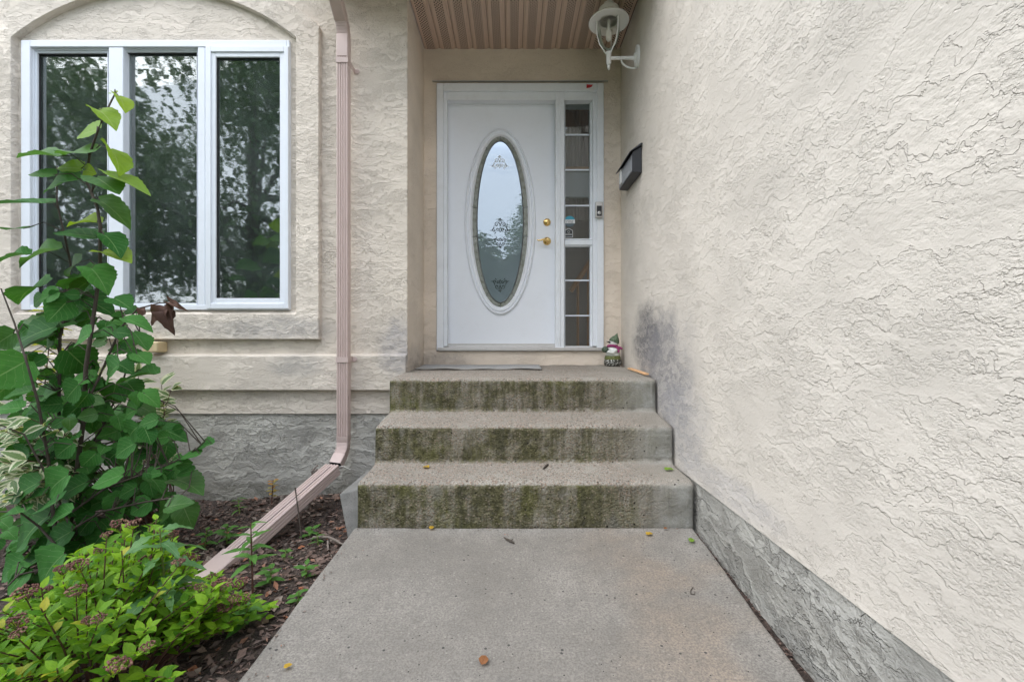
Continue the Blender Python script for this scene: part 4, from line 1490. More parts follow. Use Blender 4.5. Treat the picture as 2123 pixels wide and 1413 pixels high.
def lance(t):
    return .13 * max(.02, math.sin(PI * t ** .75)) + .002


def jagged(t):
    k = abs(((t * 5.0) % 1.0) - .35)
    return (.10 + .16 * max(0, .35 - k)) * max(.05, math.sin(PI * (t * .93 + .06))) * 1.3


def leaf_matrix(base, tip, normal, size=None, wscale=1.0):
    d = tip - base
    L = size or d.length
    y = d.normalized()
    z = (normal - y * normal.dot(y))
    z = z.normalized() if z.length > 1e-5 else y.orthogonal().normalized()
    x = y.cross(z)
    return Matrix(((x.x * L * wscale, y.x * L, z.x * L, base.x), (x.y * L * wscale, y.y * L, z.y * L, base.y), (x.z * L * wscale, y.z * L, z.z * L, base.z), (0, 0, 0, 1)))


def put(name, me, mtx, parent):
    o = bpy.data.objects.new(name, me)
    COL.objects.link(o)
    par(o, parent)
    o.matrix_basis = mtx
    return o


# ---- young poplar in front of the window
pop = thing('poplar_sapling', 'tall young poplar with large toothed dark green leaves in front of the window', 'sapling', (-2.08, 2.2, -.2))
PY = 2.2
def S(px, py, y=PY):
    return wp(px, py, y)
stemsP = [
    ([(138, 1190), (150, 1040), (172, 880), (178, 760), (196, 640), (207, 560), (208, 470), (202, 430), (178, 372), (186, 320), (205, 265), (228, 215), (240, 192)], 2.2, .013),
    ([(128, 1195), (130, 1000), (122, 850), (124, 700), (138, 640), (146, 545), (132, 480), (118, 420), (118, 345)], 2.28, .010),
    ([(120, 1190), (100, 950), (78, 830), (55, 750), (30, 670), (2, 598)], 2.05, .008),
    ([(178, 840), (215, 760), (250, 680), (285, 640), (330, 628), (352, 628)], 2.15, .006),
    ([(165, 960), (215, 880), (255, 790), (275, 720), (290, 690)], 2.3, .006),
    ([(150, 1060), (220, 1010), (290, 985), (350, 962), (395, 940), (425, 915)], 2.15, .006),
    ([(145, 1100), (210, 1060), (300, 1040), (370, 1030), (392, 1010)], 2.10, .006),
    ([(135, 1150), (80, 1090), (40, 1060), (-10, 1060)], 1.95, .006),
    ([(135, 1180), (90, 1180), (40, 1190), (0, 1230)], 1.9, .006),
    ([(150, 1100), (100, 990), (50, 900), (0, 880)], 2.0, .006),
]
mb = MB()
stem_pts = []
for pts_, y_, r_ in stemsP:
    P3 = [S(a_, b_, y_ + .04 * math.sin(i * 1.7)) for i, (a_, b_) in enumerate(pts_)]
    P3[0] = Vector((P3[0].x, P3[0].y, P3[0].z))
    dense = []
    for i in range(len(P3) - 1):
        for k in range(4):
            dense.append(P3[i].lerp(P3[i + 1], k / 4))
    dense.append(P3[-1])
    mb.tube(dense, [r_ * .75 * (1 - .8 * i / len(dense)) + .0012 for i in range(len(dense))], 7)
    stem_pts += dense
LV = """246 199 276 230 20 1;240 193 222 188 8 1;204 228 253 255 23 1;203 270 142 270 29 1;183 317 106 297 33 2;121 325 50 312 17 2;228 309 281 352 13 1;222 357 299 392 19 1
170 350 124 345 29 1;176 352 204 362 32 1;112 362 67 362 20 2;162 372 92 387 28 0;200 368 262 402 42 2;205 415 264 450 36 2;97 422 3 421 11 0;50 474 -4 468 9 0;203 462 148 452 21 1
202 492 126 480 27 0;215 486 270 516 31 0;118 518 43 530 21 2;213 522 282 528 13 1;55 528 -5 530 15 0;188 555 242 592 50 0;182 570 100 577 29 0;165 543 112 560 21 2;80 595 -4 598 21 0
182 585 138 614 38 2;138 626 138 668 62 0;168 618 228 640 40 0;162 668 86 664 40 0;114 678 36 706 46 0;112 688 6 724 62 2;186 693 132 707 35 0;242 690 186 690 29 0;140 726 148 782 84 0
54 748 32 796 92 0;246 757 188 786 43 0;279 718 231 722 33 0;284 650 235 650 19 0;258 660 310 679 21 0;277 688 320 723 32 0;236 618 282 634 33 0;283 733 318 752 31 0;321 776 250 771 23 0
264 793 300 818 38 0;295 813 327 842 33 0;196 781 150 789 29 0;162 798 116 832 46 0;160 809 224 794 27 0;183 816 164 847 39 0;240 798 214 843 46 0;180 838 186 892 52 0;283 849 236 866 38 0
121 813 62 837 43 0;66 809 13 816 25 0;45 845 -4 845 29 0;152 879 103 891 39 0;286 884 243 912 47 0;279 919 238 942 41 0;151 919 116 947 43 0;116 914 73 931 41 0;326 869 290 881 31 0
300 888 323 918 33 0;321 934 280 941 31 0;199 939 174 967 41 0;223 929 193 952 37 0;293 961 253 977 37 0;336 979 305 981 23 0;379 957 338 961 23 0;415 939 376 946 17 0;441 919 406 921 20 0
365 993 434 1001 36 2;402 974 370 981 21 0;309 988 352 1007 27 0;319 1011 282 1031 35 0;283 1009 248 1026 33 0;179 999 128 1022 41 0;201 974 163 979 25 0;252 984 198 1002 35 0;141 984 88 1023 57 0
223 1034 166 1052 43 0;356 1049 306 1072 50 2;379 1046 407 1087 54 2;345 1051 392 1039 31 2;311 1039 273 1062 43 0;250 1029 238 1073 46 0;147 1059 98 1077 31 0;196 1071 162 1106 44 0
126 1134 28 1167 57 0;132 1148 73 1208 66 0;166 1129 138 1188 57 0;46 1164 -4 1192 46 0;72 1189 48 1234 46 0;62 1178 18 1224 46 0;42 1239 -8 1278 50 0;102 1068 18 1133 62 0;118 1039 53 1062 26 0
56 1057 -4 1066 21 0;261 1029 222 1089 50 0;301 1104 256 1122 31 0;90 1024 43 1036 17 0;30 790 -10 830 60 0;60 940 5 975 48 0;80 1000 20 1030 45 0;95 870 50 905 45 0;30 690 -12 720 50 2;150 1100 95 1130 50 0;215 1105 180 1145 44 0"""
PLV = {}
shapes = []
for sd_ in range(4):
    shapes.append((.16 + .06 * sd_, .10 + .10 * sd_, .04 + .03 * sd_))
pm = {}
for key, mt in ((0, 'poplar'), (1, 'poplar_young'), (2, 'poplar_mid')):
    pm[key] = [leaf_mesh('poplar_leaf', M[mt], cordate, 14, f_, d_, .045, w_, i) for i, (f_, d_, w_) in enumerate(shapes)]
rg = random.Random(3)
CAMV = Vector((0, 0, CAMZ))
leaves_p = []
for rec in LV.replace('\n', ';').split(';'):
    bx, by, tx, ty, w_, c_ = [float(q) for q in rec.split()]
    low = max(0, (by - 700) / 500)
    y_ = PY - .02 + rg.uniform(-.16, .14) - (.18 * low if bx < 160 else .02)
    if by < 640:
        y_ = PY + rg.uniform(-.05, .05)
    leaves_p.append((bx, by, tx, ty, w_, int(c_), y_))
for k in range(230):                                # darker leaves deeper in the crown
    by = rg.uniform(600, 1190) if k < 60 else rg.uniform(820, 1190)
    half = 60 + 110 * min(1, (by - 560) / 300)
    bx = 150 + rg.uniform(-1, 1) * half + (90 if 860 < by < 1090 else 0) * rg.random()
    a_ = rg.uniform(0, 2 * PI)
    L_ = rg.uniform(30, 50)
    leaves_p.append((bx, by, bx + L_ * math.cos(a_), by + L_ * .35 * math.sin(a_) + 16, rg.uniform(22, 44), 0 if rg.random() < .85 else 2, PY + rg.uniform(.0, .40)))
for k in range(75):                                # smaller leaves filling the outer crown
    by = rg.uniform(600, 1110)
    half = 50 + 125 * min(1, (by - 560) / 260)
    bx = 165 + rg.uniform(-1, 1) * half + (50 if by > 860 else 0) * rg.random()
    a_ = rg.uniform(0, 2 * PI)
    L_ = rg.uniform(24, 40)
    leaves_p.append((bx, by, bx + L_ * math.cos(a_), by + L_ * .4 * math.sin(a_) + 12, rg.uniform(20, 34), 0 if rg.random() < .8 else 2, PY + rg.uniform(-.12, .12)))
for (bx, by, tx, ty, w_, c_, y_) in leaves_p:
    s_ = F / y_
    b_ = wp(bx, by, y_)
    Lpx = math.hypot(tx - bx, ty - by)
    size_px = max(Lpx * 1.03, w_ * .92)
    fore = math.sqrt(max(0, size_px ** 2 - Lpx ** 2)) / s_
    t_ = wp(tx, ty, y_) + Vector((0, -1 if rg.random() < .75 else 1, 0)) * fore
    ax = (t_ - b_).normalized()
    toC = (CAMV - b_).normalized()
    nrm = (toC - ax * toC.dot(ax)).normalized()
    k = min(1, w_ / (size_px * .98))
    ang = math.acos(k)
    r1, r2 = Matrix.Rotation(ang, 3, ax) @ nrm, Matrix.Rotation(-ang, 3, ax) @ nrm
    nrm = r1 if r1.z > r2.z else r2
    me = pm[c_][rg.randrange(4)]
    put('leaf', me, leaf_matrix(b_, t_, nrm, size_px / s_), pop)
    # petiole to the nearest stem
    q = min(stem_pts, key=lambda p_: (p_ - b_).length + (.05 if p_.z > b_.z else 0))
    if (q - b_).length < .45:
        mid = (q + b_) / 2 + Vector((0, 0, .02 + .1 * (q - b_).length))
        mb.tube([q, mid, b_ + ax * .004], [.0028, .0022, .0018], 5, cap=False)
mb.build('stems', M['bark'], pop, smooth=60)
# shrivelled brown leaves at the end of one twig
dl = leaf_mesh('dead_leaf', M['dead_leaf'], cordate, 10, .5, .5, .06, .5, 3)
for (bx, by, tx, ty, w_) in ((345, 640, 305, 668, 30), (340, 640, 352, 682, 26), (352, 626, 374, 634, 14), (356, 630, 352, 655, 12), (300, 640, 285, 662, 18)):
    b_, t_ = wp(bx, by, 2.12), wp(tx, ty, 2.08)
    put('dead_leaf', dl, leaf_matrix(b_, t_, Vector((rg.uniform(-.5, .5), -1, .5)), None, w_ / 40), pop)


# ---- leaf-cloud shrubs
def many(name, me0, mats, parent, part=True, attr=True):
    """join leaf copies into one mesh (used only for the leaves past the first 300)"""
    nv = len(me0.vertices)
    co = np.zeros(nv * 3, dtype=np.float32)
    me0.vertices.foreach_get('co', co)
    co = co.reshape(-1, 3)
    fq = np.array([p_.vertices[:] for p_ in me0.polygons], dtype=np.int32)
    uv0 = np.zeros(len(me0.loops) * 2, dtype=np.float32)
    me0.uv_layers[0].data.foreach_get('uv', uv0)
    Vs, Fs = [], []
    for i, mt in enumerate(mats):
        A_ = np.array(mt)
        Vs.append(co @ A_[:3, :3].T + A_[:3, 3])
        Fs.append(fq + i * nv)
    me = np_mesh(name, np.concatenate(Vs), np.concatenate(Fs))
    ul = me.uv_layers.new(name='UVMap')
    ul.data.foreach_set('uv', np.tile(uv0, len(mats)))
    me.attributes.new('rnd', 'FLOAT', 'POINT').data.foreach_set('value', np.repeat(np.random.RandomState(5).rand(len(mats)), nv).astype(np.float32))
    me.shade_smooth()
    me.materials.append(me0.materials[0])
    return link(name, me, None, parent)


rs = random.Random(11)
spi = thing('spirea_shrub', 'low bright green spirea with faded brownish pink flower clusters beside the path', 'shrub', (-1.28, 1.5, -.18))
sp_me = [leaf_mesh('spirea_leaf', M['spirea'], ovate, 7, .25, .12 + .12 * k, .05, .05, k) for k in range(3)]
sg_me = leaf_mesh('spirea_leaf', M['spirea_gold'], ovate, 7, .25, .2, .05, .05, 1)
mb = MB()
sleaves, tips = [], []
bx_, by_ = -1.30, 1.47
for k in range(205):
    a_ = rs.uniform(0, 2 * PI)
    q = math.sqrt(rs.random())
    ex, ey = bx_ + .62 * q * math.cos(a_), by_ + .46 * q * math.sin(a_)
    if ex > path_pt(0, ey)[0] - .10:
        ex = path_pt(0, ey)[0] - .10 - .08 * rs.random()
    top_ = -.16 + (.36 * (1 - q ** 2.2) + .12) * rs.uniform(.72, 1.08)
    if ey > 1.75:
        top_ += .03
    sy = F / ey
    pxl = 1061.5 + ex * sy
    top_ = min(top_, CAMZ - (np.interp(pxl, [-300, 0, 140, 200, 330, 400, 440, 520, 545], [1330, 1270, 1165, 1088, 1075, 1135, 1195, 1215, 1260]) - 706.5) / sy + rs.uniform(-.10, .01))
    if top_ < -.13:
        continue
    base = Vector((bx_ + (ex - bx_) * .35, by_ + (ey - by_) * .35, -.19))
    tip = Vector((ex, ey, top_))
    midp = base.lerp(tip, .5) + Vector((rs.uniform(-.03, .03), rs.uniform(-.03, .03), .05))
    P3 = [base, base.lerp(midp, .6), midp, midp.lerp(tip, .55), tip]
    mb.tube(P3, [.0032, .0028, .0024, .002, .0014], 5)
    tips.append(tip)
    nL = rs.randint(15, 21)
    for i in range(nL):
        t = .30 + .70 * (i + .5) / nL
        seg = t * 4
        j = min(3, int(seg))
        p_ = P3[j].lerp(P3[j + 1], seg - j)
        ax = (P3[j + 1] - P3[j]).normalized()
        az = i * 2.4 + k
        out_ = Vector((math.cos(az), math.sin(az), .25 + .3 * t)).normalized()
        d_ = (out_ + ax * .45).normalized()
        L_ = rs.uniform(.030, .057) * (1.12 - .30 * t)
        nm = (Vector((0, 0, 1)) - d_ * d_.z + Vector((rs.uniform(-.4, .4), rs.uniform(-.6, .2), 0))).normalized()
        sleaves.append((p_, p_ + d_ * L_, nm, rs.uniform(1.0, 1.25)))
mb.build('stems', M['twig_red'], spi, smooth=60)
inview = lambda p_: p_.y > .2 and abs(p_.x / p_.y) < 1.115 and (CAMZ - p_.z) / p_.y < .745
sleaves.sort(key=lambda q: (0 if inview(q[1]) else 1, q[1].y - 1.4 * q[1].z))
for i, (b_, t_, nm, ws) in enumerate(sleaves[:300]):
    me = sg_me if (i % 17 == 5) else sp_me[i % 3]
    put('leaf', me, leaf_matrix(b_, t_, nm, None, ws), spi)
rest = [leaf_matrix(b_, t_, nm, None, ws) for (b_, t_, nm, ws) in sleaves[300:]]
many('foliage', sp_me[1], rest, spi)['kind'] = 'stuff'
# faded flower clusters
def cluster_mesh(seed):
    r_ = random.Random(seed)
    mb = MB()
    at = []
    for k in range(46):
        a_, q = r_.uniform(0, 2 * PI), math.sqrt(r_.random())
        x, y = q * math.cos(a_), q * math.sin(a_)
        z = .35 * (1 - q * q) + r_.uniform(-.08, .12)
        n0 = len(mb.v)
        mb.ball((x, y, z), r_.uniform(.09, .15), 5, 3)
        at += [r_.random()] * (len(mb.v) - n0)
        if k % 4 == 0:
            n0 = len(mb.v)
            mb.tube([(x, y, z), (x * .3, y * .3, -.8)], .03, 3, cap=False)
            at += [.1] * (len(mb.v) - n0)
    me = bpy.data.meshes.new('flower_cluster')
    me.from_pydata(mb.v, [], mb.f)
    me.attributes.new('rnd', 'FLOAT', 'POINT').data.foreach_set('value', np.array(at, dtype=np.float32))
    me.materials.append(M['blossom'])
    return me


cms = [cluster_mesh(k) for k in range(3)]
tips.sort(key=lambda p_: -p_.z)
for i, p_ in enumerate(tips[:120]):
    if i % 3 == 0:
        r_ = rs.uniform(.016, .032)
        o = put('flower_cluster', cms[i % 3], Matrix.Translation(p_ + Vector((0, 0, .012))) @ Matrix.Rotation(rs.uniform(0, 6), 4, 'Z') @ Matrix.Rotation(rs.uniform(-.4, .4), 4, 'X') @ Matrix.Scale(r_, 4), spi)

# ---- variegated dogwood behind the poplar
dog = thing('dogwood_shrub', 'pale variegated dogwood with cream edged leaves against the foundation behind the poplar', 'shrub', (-2.2, 2.8, -.2))
dm = [leaf_mesh('dogwood_leaf', M['dogwood'], ovate, 8, .25, .15 + .15 * k, .0, .10, k) for k in range(3)]
mb = MB()
for k in range(54):
    if k >= 42:
        px_, py0 = rs.uniform(-25, 70), rs.uniform(860, 1060)
        y_ = 2.02 + rs.uniform(-.06, .06)
    elif k < 20:
        px_, py0 = rs.uniform(-30, 105), rs.uniform(850, 1050)
        y_ = 2.62 + rs.uniform(-.15, .15) - (.32 if px_ < 75 else 0)
    elif k < 36:
        px_, py0 = rs.uniform(280, 385), rs.uniform(770, 990)
        y_ = 2.72 + rs.uniform(-.12, .12)
    else:
        px_, py0 = rs.uniform(60, 300), rs.uniform(740, 900)
        y_ = 2.8 + rs.uniform(-.1, .1)
    tip = wp(px_, py0, y_)
    base = Vector((-2.15 + rs.uniform(-.12, .12), 2.78 + rs.uniform(-.05, .08), -.22))
    midp = base.lerp(tip, .55) + Vector((0, 0, .10))
    mb.tube([base, midp, tip], [.004, .003, .0015], 5)
    for i in range(5):
        t = i / 4
        p_ = midp.lerp(tip, .35 + .65 * t)
        for s_ in (-1, 1):
            az = rs.uniform(0, 2 * PI)
            d_ = (Vector((math.cos(az) * .9, math.sin(az) * .5 - .4, rs.uniform(-.5, .3))) + (tip - midp).normalized() * .5).normalized()
            L_ = rs.uniform(.055, .095)
            nm = Vector((rs.uniform(-.3, .3), -.7, .7))
            put('leaf', dm[(i + k) % 3], leaf_matrix(p_, p_ + d_ * L_, nm), dog)
mb.build('stems', M['twig_red'], dog, smooth=60)


# ---- single weeds and sprigs
def weed(name, label, cat, base, height, nleaf, Lf, me, stem_mat, lean=(0, 0), group=None, up=.35, top_small=.5, start=.12, whorl=False, hang=0.0):
    t_ = thing(name, label, cat, tuple(base), group)
    P3 = [base, base + Vector((lean[0] * .4, lean[1] * .4, height * .5)), base + Vector((lean[0], lean[1], height))]
    MB().tube(P3, [.0042, .0034, .002], 6).build('stem', stem_mat, t_, smooth=60)
    for i in range(nleaf):
        t = start + (1 - start) * (i + .5) / nleaf
        p_ = P3[0].lerp(P3[1], t * 2) if t < .5 else P3[1].lerp(P3[2], t * 2 - 1)
        az = i * 2.399 + hash(label) % 7
        d_ = Vector((math.cos(az), math.sin(az), up * (0.3 + t) - hang)).normalized()
        L_ = Lf * (1 - (1 - top_small) * t) * rs.uniform(.8, 1.15)
        put('leaf', me[i % len(me)], leaf_matrix(p_, p_ + d_ * L_, Vector((0, -.2, 1))), t_)
    return t_


def gz_(x, y):
    return ground_z(x, y)


th = [leaf_mesh('thistle_leaf', M['thistle'], jagged, 20, .3, .35 + .2 * k, .0, .35, k) for k in range(2)]
wl = [leaf_mesh('weed_leaf', M['weed'], lance, 9, .25, .25 + .25 * k, .10, .10, k) for k in range(2)]
wb = [leaf_mesh('weed_leaf', M['weed'], ovate, 8, .25, .15 + .2 * k, .06, .1, k) for k in range(2)]
p_ = wp(352, 1250, 1.50); p_.z = -.17
weed('thistle', 'spiny thistle standing up through the bright green shrub', 'thistle', p_, .47, 17, .19, th, M['twig_green'], (.005, -.05), start=.5, hang=.25, top_small=.5)
p_ = wp(524, 1225, 1.86); p_.z = gz_(p_.x, p_.y)
weed('tall_weed', 'slender upright weed with narrow leaves in front of the downspout extension', 'weed', p_, .30, 16, .15, wl, M['twig_red'], (-.008, 0), start=.4, top_small=.4)
spots = [(470, 1105, 2.45, .12, 11, .07, 'leafy green weed tuft just behind the downspout extension', wb),
         (424, 1105, 2.42, .10, 8, .06, 'small weed seedling between the poplar and the extension', wb),
         (634, 1180, 1.98, .06, 7, .06, 'small green weed near the left edge of the path', wb),
         (590, 1150, 2.2, .05, 6, .045, 'tiny weed sprout under the lower side of the extension', wb),
         (560, 1205, 1.95, .07, 9, .06, 'bushy weed sprout to the right of the tall weed', wb),
         (617, 1225, 1.80, .05, 6, .06, 'single weed sprout hugging the path edge below the others', wb),
         (660, 1062, 2.36, .06, 7, .05, 'weed growing at the foot of the tilted concrete block', wl),
         (280, 1085, 2.3, .14, 9, .09, 'ferny weed at the foot of the poplar', wl),
         (497, 1035, 2.85, .10, 8, .06, 'thin weed beside the foundation behind the extension', wl),
         (640, 1075, 2.5, .05, 6, .06, 'flat green weed under the upper end of the extension', wb),
         (505, 1270, 1.66, .10, 10, .07, 'leafy weed at the right end of the bright shrub', wb)]
for (a_, b_, y_, h_, n_, L_, lab, ms) in spots:
    p_ = wp(a_, b_, y_)
    p_.z = gz_(p_.x, p_.y) - .005
    weed('small_weed', lab, 'weed', p_, h_, n_, L_, ms, M['twig_green'], (rs.uniform(-.03, .03), rs.uniform(-.03, .03)), start=.15, top_small=.8)
cl = [leaf_mesh('creeper_leaf', M['creeper'], ovate, 8, .25, .2, .12, .15, k) for k in range(2)]
p_ = wp(563, 1040, 2.98); p_.z = gz_(p_.x, p_.y) - .005
weed('creeper_sprig', 'creeper sprig turning yellow and orange against the grey foundation', 'sprig', p_, .16, 14, .05, cl, M['twig_red'], (.0, .02), start=.35, top_small=.8)
p_ = wp(70, 760, 2.75); p_.z = -.2
cy = [leaf_mesh('creeper_leaf', M['spirea_gold'], ovate, 8, .25, .2, .12, .15, k) for k in range(2)]
weed('creeper_vine', 'yellow green creeper climbing behind the poplar below the window corner', 'vine', Vector((p_.x, 2.75, -.2)), 1.32, 34, .12, cy, M['twig_red'], (.12, .0), start=.62, top_small=.9, hang=.25)

# ---- weathered stump pieces
mb = MB()
def gnarl(P_, r_, seed):
    r2 = random.Random(seed)
    out = []
    for i in range(len(P_) - 1):
        for k in range(5):
            out.append(Vector(P_[i]).lerp(Vector(P_[i + 1]), k / 5) + Vector((r2.uniform(-1, 1), r2.uniform(-1, 1), r2.uniform(-1, 1))) * r_ * .25)
    out.append(Vector(P_[-1]))
    n_ = len(out)
    mb.tube(out, [r_ * (1 - .65 * i / n_) * r2.uniform(.75, 1.2) for i in range(n_)], 8)
sb = wp(632, 1040, 2.9)
sb.z = -.22
gnarl([sb, sb + Vector((.02, .0, .10)), sb + Vector((.055, .0, .20)), sb + Vector((.075, .01, .30))], .030, 1)
gnarl([sb + Vector((.03, 0, .12)), sb + Vector((.075, -.01, .20)), sb + Vector((.11, -.01, .26))], .016, 2)
gnarl([sb + Vector((.06, 0, .22)), sb + Vector((.05, -.01, .29)), sb + Vector((.085, -.01, .33))], .010, 3)
tag(mb.build('dead_stump', M['old_wood'], None, smooth=70), 'grey weathered dead stump behind the downspout extension', 'stump')
mb = MB()
s2 = wp(583, 1035, 2.92); s2.z = -.21
gnarl([s2, s2 + Vector((0, 0, .06)), s2 + Vector((.005, 0, .12))], .026, 4)
tag(mb.build('dead_stump', M['old_wood'], None, smooth=70), 'short split grey stump piece close to the foundation', 'stump')
for (a0_, a1_, lab) in (((650, 1075, 2.42), (712, 1075, 2.28), 'dry forked branch on the soil below the concrete block'), ((612, 1010, 2.6), (626, 1065, 2.45), 'thin dark stick poking out under the downspout extension')):
    mb = MB()
    q0, q1 = wp(*a0_), wp(*a1_)
    if 'forked' in lab:
        q0.z = gz_(q0.x, q0.y) + .02; q1.z = gz_(q1.x, q1.y) + .015
        gnarl([q0, (q0 + q1) / 2 + Vector((0, 0, .02)), q1], .010, 6)
        gnarl([(q0 + q1) / 2, (q0 + q1) / 2 + Vector((.05, -.12, -.01))], .006, 7)
        gnarl([q0, q0 + Vector((-.05, -.08, .01))], .006, 9)
    else:
        q1.z = gz_(q1.x, q1.y)
        gnarl([q0, q1], .005, 8)
    tag(mb.build('dry_branch', M['old_wood' if 'forked' in lab else 'bark'], None, smooth=70), lab, 'branch')

# ---- bark chips and dead leaves covering the bed
rl = np.random.RandomState(4)
Vs, Fs, At = [], [], []
nchip = 0
def chip(x, y, z, L_, W_, seed_col, tilt=.5, curl=.3):
    global nchip
    a_ = rl.uniform(0, 2 * PI)
    d_ = Vector((math.cos(a_), math.sin(a_), rl.uniform(-tilt, tilt) * .6)).normalized()
    n_ = Vector((rl.uniform(-tilt, tilt), rl.uniform(-tilt, tilt), 1)).normalized()
    x_ = d_.cross(n_).normalized()
    n_ = x_.cross(d_)
    b_ = Vector((x, y, z))
    c_ = L_ * curl
    P_ = [b_ - d_ * L_ / 2, b_ - x_ * W_ / 2 + n_ * c_ * .5, b_ + d_ * L_ / 2 + n_ * c_ * rl.uniform(-.5, 1), b_ + x_ * W_ / 2 + n_ * c_ * .4, b_ - n_ * c_ * .2]
    o_ = len(Vs)
    Vs.extend([tuple(q) for q in P_])
    Fs.extend([(o_, o_ + 1, o_ + 4), (o_ + 1, o_ + 2, o_ + 4), (o_ + 2, o_ + 3, o_ + 4), (o_ + 3, o_, o_ + 4)])
    At.extend([seed_col] * 5)
for k in range(15000):
    y = rl.uniform(1.0, 3.16)
    x = rl.uniform(-3.2, -.80) if k % 3 else rl.uniform(-1.9, -.80)
    xl = path_pt(0, y)[0] if y < 2.2 else -.76
    if x > xl - .012:
        continue
    big = rl.rand() < .22
    L_ = rl.uniform(.020, .050) if big else rl.uniform(.008, .024)
    W_ = L_ * (rl.uniform(.35, .8) if big else rl.uniform(.12, .4))
    chip(x, y, ground_z(x, y) + rl.uniform(0, .010), L_, W_, float(rl.rand() ** .8))
for k in range(130):                      # grit and scraps strewn along the path edge and the foot of the steps
    if k < 80:
        y = rl.uniform(.9, 2.18)
        x = path_pt(0, y)[0] + .015 + rl.exponential(.035)
    else:
        x = rl.uniform(-.70, .82)
        y = 2.19 - rl.exponential(.03)
    L_ = rl.uniform(.004, .013)
    chip(x, y, path_pt(.5, y)[1] + .005, L_, L_ * rl.uniform(.3, .8), float(rl.rand()), .15, .15)
for k in range(500):                      # debris along the gap between path and wall
    y = rl.uniform(.8, 2.25)
    xr_ = path_pt(1, y)[0]
    x = rl.uniform(xr_ - .002, XG + .004)
    L_ = rl.uniform(.006, .018)
    chip(x, y, path_pt(1, y)[1] - .05 + rl.uniform(0, .012), L_, L_ * .5, float(rl.rand() * .6))
me = np_mesh('leaf_litter', Vs, Fs)
me.attributes.new('rnd', 'FLOAT', 'POINT').data.foreach_set('value', np.array(At, dtype=np.float32))
lit = link('leaf_litter', me, M['litter'])
lit['kind'] = 'stuff'
lit['label'] = 'brown bark chips and dead leaves covering the planting bed'
lit['category'] = 'leaf litter'
# soil in the gap beside the wall
mb = MB()
mb.grid([[(path_pt(1, y)[0] - .03, y, path_pt(1, y)[1] - .055 + .008 * fbm((0, y, 0), 12)), (XG + .02, y, path_pt(1, y)[1] - .045 + .010 * fbm((1, y, 0), 12))] for y in np.linspace(2.30, -2.2, 160)])
o = mb.build('gap_soil', M['soil'], None, smooth=80)
o['kind'] = 'structure'

# ---- leaves and scraps lying on the steps and the path
def path_z(x, y):
    return path_pt(.5, y)[1]


def step_z(y):
    for k in (2, 1, 0):
        if y >= fr[k][0]:
            yb = fr[k + 1][0] if k < 2 else 3.758
            return fr[k][2] + (backz[k] - fr[k][2]) * (y - fr[k][0] - .034) / (yb - fr[k][0] - .034)
    return path_z(0, y)


def solve(px, py):
    """world point where the view ray through a pixel meets the path or the treads"""
    y = .6
    while y < 3.7:
        p_ = wp(px, py, y)
        if p_.z <= step_z(y) + .004:
            return Vector((p_.x, y, step_z(y)))
        y += .002
    return None


fl = {k: leaf_mesh('fallen_leaf', M['fallen_' + k], ovate, 7, .35, .15, .05, .25, 2) for k in ('yellow', 'green', 'brown')}
for (px, py, k, L_, az, lab) in ((883, 969, 'yellow', .045, 2.4, 'yellow leaf lying on the left of the bottom tread'), (1387, 974, 'green', .05, .1, 'green leaf lying on the right end of the bottom tread'),
                                 (895, 1095, 'yellow', .034, 1.2, 'yellow leaf at the back of the path by the bottom riser'), (1346, 1108, 'yellow', .035, .2, 'yellow leaf on the path below the right end of the steps'),
                                 (1434, 1121, 'green', .040, .8, 'green leaf at the back right corner of the path'), (1003, 1370, 'brown', .042, 1.3, 'curled orange brown leaf in the middle of the path'),
                                 (597, 1383, 'yellow', .024, .7, 'small yellow leaf near the left edge of the path'), (1380, 1097, 'brown', .022, .5, 'small pale brown scrap by the foot of the steps')):
    g_ = solve(px, py)
    d_ = Vector((math.cos(az), math.sin(az), .12)).normalized()
    o = bpy.data.objects.new('fallen_leaf', fl[k])
    COL.objects.link(o)
    b_ = g_ - d_ * L_ * .5 + Vector((0, 0, .011))
    o.matrix_basis = leaf_matrix(b_, b_ + d_ * L_, Vector((.1, -.15, 1)), None, 1.5)
    tag(o, lab, 'leaf', 'leaves fallen on the path and steps')
for (pts_, r_, lab) in (([(1136, 963), (1132, 966), (1126, 972)], .0065, 'dark stubby twig lying on the bottom tread'),
                        ([(1050, 1118), (1058, 1121), (1066, 1126)], .006, 'dark curled scrap near the top of the path'),
                        ([(1437, 1215), (1432, 1222), (1432, 1229), (1440, 1230), (1441, 1224)], .0016, 'thin curled stem near the right side of the path')):
    mb = MB()
    P3 = [solve(*q) + Vector((0, 0, r_ * .9)) for q in pts_]
    P3 = [P3[0].lerp(P3[1], .0)] + P3[1:]
    mb.tube(P3, [r_ * .8] + [r_] * (len(P3) - 2) + [r_ * .5], 6)
    if 'scrap' in lab:
        mb.tube([P3[0], P3[0] + Vector((-.012, .012, .004))], [.004, .002], 5)
        mb.tube([P3[1], P3[1] + Vector((.012, .010, .003))], [.004, .002], 5)
    tag(mb.build('twig', M['bark'], None, smooth=60), lab, 'twig')

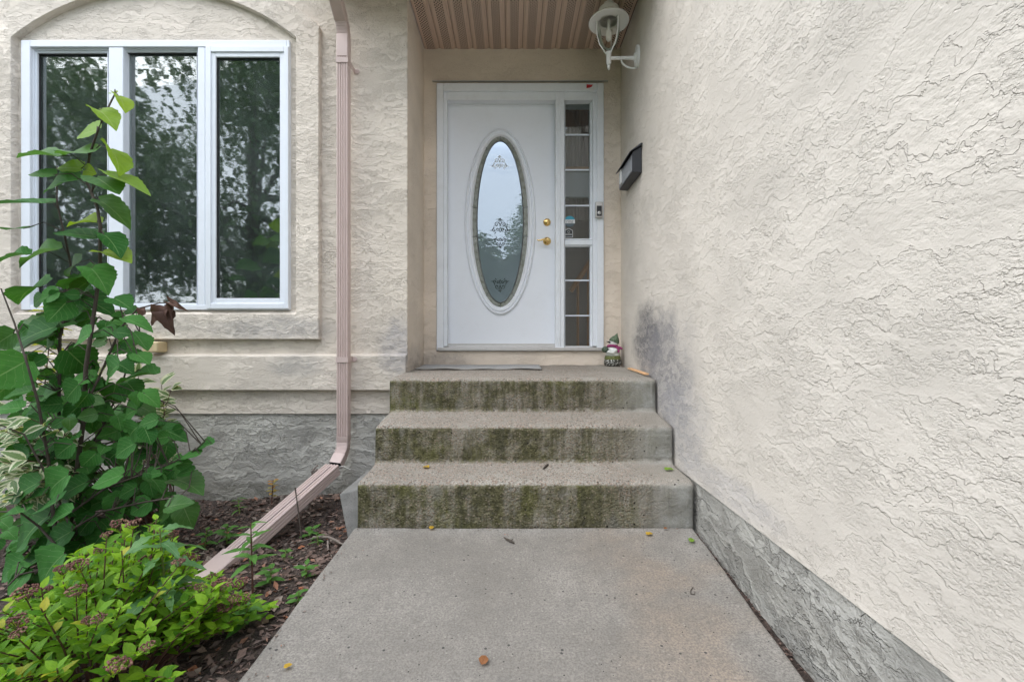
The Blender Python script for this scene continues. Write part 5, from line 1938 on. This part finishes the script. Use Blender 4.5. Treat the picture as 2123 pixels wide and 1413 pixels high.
# ================================================================== TREES BEHIND THE CAMERA (seen mirrored in the glass)
def tree(label, loc, height, rx, rz_c, n, leafsize, crown_z, trunk_r, seed):
    t_ = thing('street_tree', label, 'tree', loc)
    r_ = random.Random(seed)
    L0 = Vector(loc)
    mb = MB()
    top = L0 + Vector((.1, .1, height * .8))
    mb.tube([L0 - Vector((0, 0, .2)), L0 + Vector((.03, 0, crown_z * .4)), L0 + Vector((.05, .05, crown_z)), top], [trunk_r * 1.3, trunk_r, trunk_r * .8, trunk_r * .2], 10)
    cl_ = []
    for k in range(80):
        a_, u_ = r_.uniform(0, 2 * PI), r_.uniform(-1, 1)
        q = r_.uniform(.45, .95)
        c_ = Vector((rx * q * math.sqrt(1 - u_ * u_) * math.cos(a_), rx * q * math.sqrt(1 - u_ * u_) * math.sin(a_), crown_z + rz_c * .9 + rz_c * q * u_)) + L0
        cl_.append((c_, r_.uniform(.5, 1.0) * rx * .36))
        if k < 18:
            s_ = L0 + Vector((0, 0, r_.uniform(crown_z * .5, height * .6)))
            mb.tube([s_, s_.lerp(c_, .5) + Vector((0, 0, .2)), c_], [trunk_r * .35, trunk_r * .2, .015], 6)
    mb.build('trunk', M['bark'], t_, smooth=60)
    me0 = leaf_mesh('tree_leaf', M['tree_leaf'], ovate, 2, .2, .2, 0, 0, 0)
    mats = []
    for k in range(n):
        c_, cr_ = cl_[k % len(cl_)]
        v_ = Vector((r_.gauss(0, 1), r_.gauss(0, 1), r_.gauss(0, .8))).normalized() * cr_ * r_.random() ** .4
        b_ = c_ + v_
        d_ = Vector((r_.uniform(-1, 1), r_.uniform(-1, 1), r_.uniform(-1, .4))).normalized()
        mats.append(leaf_matrix(b_, b_ + d_ * leafsize * r_.uniform(.6, 1.3), Vector((r_.uniform(-.6, .6), r_.uniform(-.6, .6), 1)), None, 1.9))
    many('crown', me0, mats, t_)
    return t_


tree('broad leafy tree with a stout trunk on the front lawn, mirrored in the window', (-6.5, -5.2, -.2), 9.5, 4.2, 3.9, 36000, .12, 1.3, .24, 21)
tree('second leafy lawn tree, mirrored in the left panes of the window', (-12.6, -6.2, -.2), 10.0, 4.2, 4.2, 30000, .125, 1.2, .2, 22)
tree('round crowned tree across the street, mirrored in the door glass', (2.5, -22.0, -.2), 12.5, 3.4, 4.4, 6000, .32, 2.6, .3, 23)
tree('lower spreading tree across the street beside the round one', (-3.4, -23.0, -.2), 10.0, 3.2, 3.3, 6000, .32, 2.2, .3, 24)
nb = thing('neighbour_house', 'grey neighbouring house across the street, mirrored faintly in the door glass', 'house', (-1, -30, -.2))
MB().box(-10, 9, -38, -30, -.4, 5.2).build('wall', paint('siding_grey', (0.26, 0.27, 0.27), 0.8), nb)
mb = MB()
mb.prism([(-29.4, 5.2), (-38.6, 5.2), (-34, 8.6)], 'x', -10.6, 9.6)
mb.build('roof', M['roof'], nb)
for x in (-7.5, -3.0, 4.5):
    wn = MB().box(x, x + 1.8, -30.0, -29.94, 1.2, 2.7).build('window', M['vinyl'], nb)
    MB().box(x + .1, x + 1.7, -29.94, -29.93, 1.3, 2.6).build('pane', M['gasket'], wn)
dr = MB().box(.6, 1.6, -30.0, -29.93, .0, 2.1).build('door', paint('door_brown', (0.12, 0.07, 0.05), 0.5), nb)
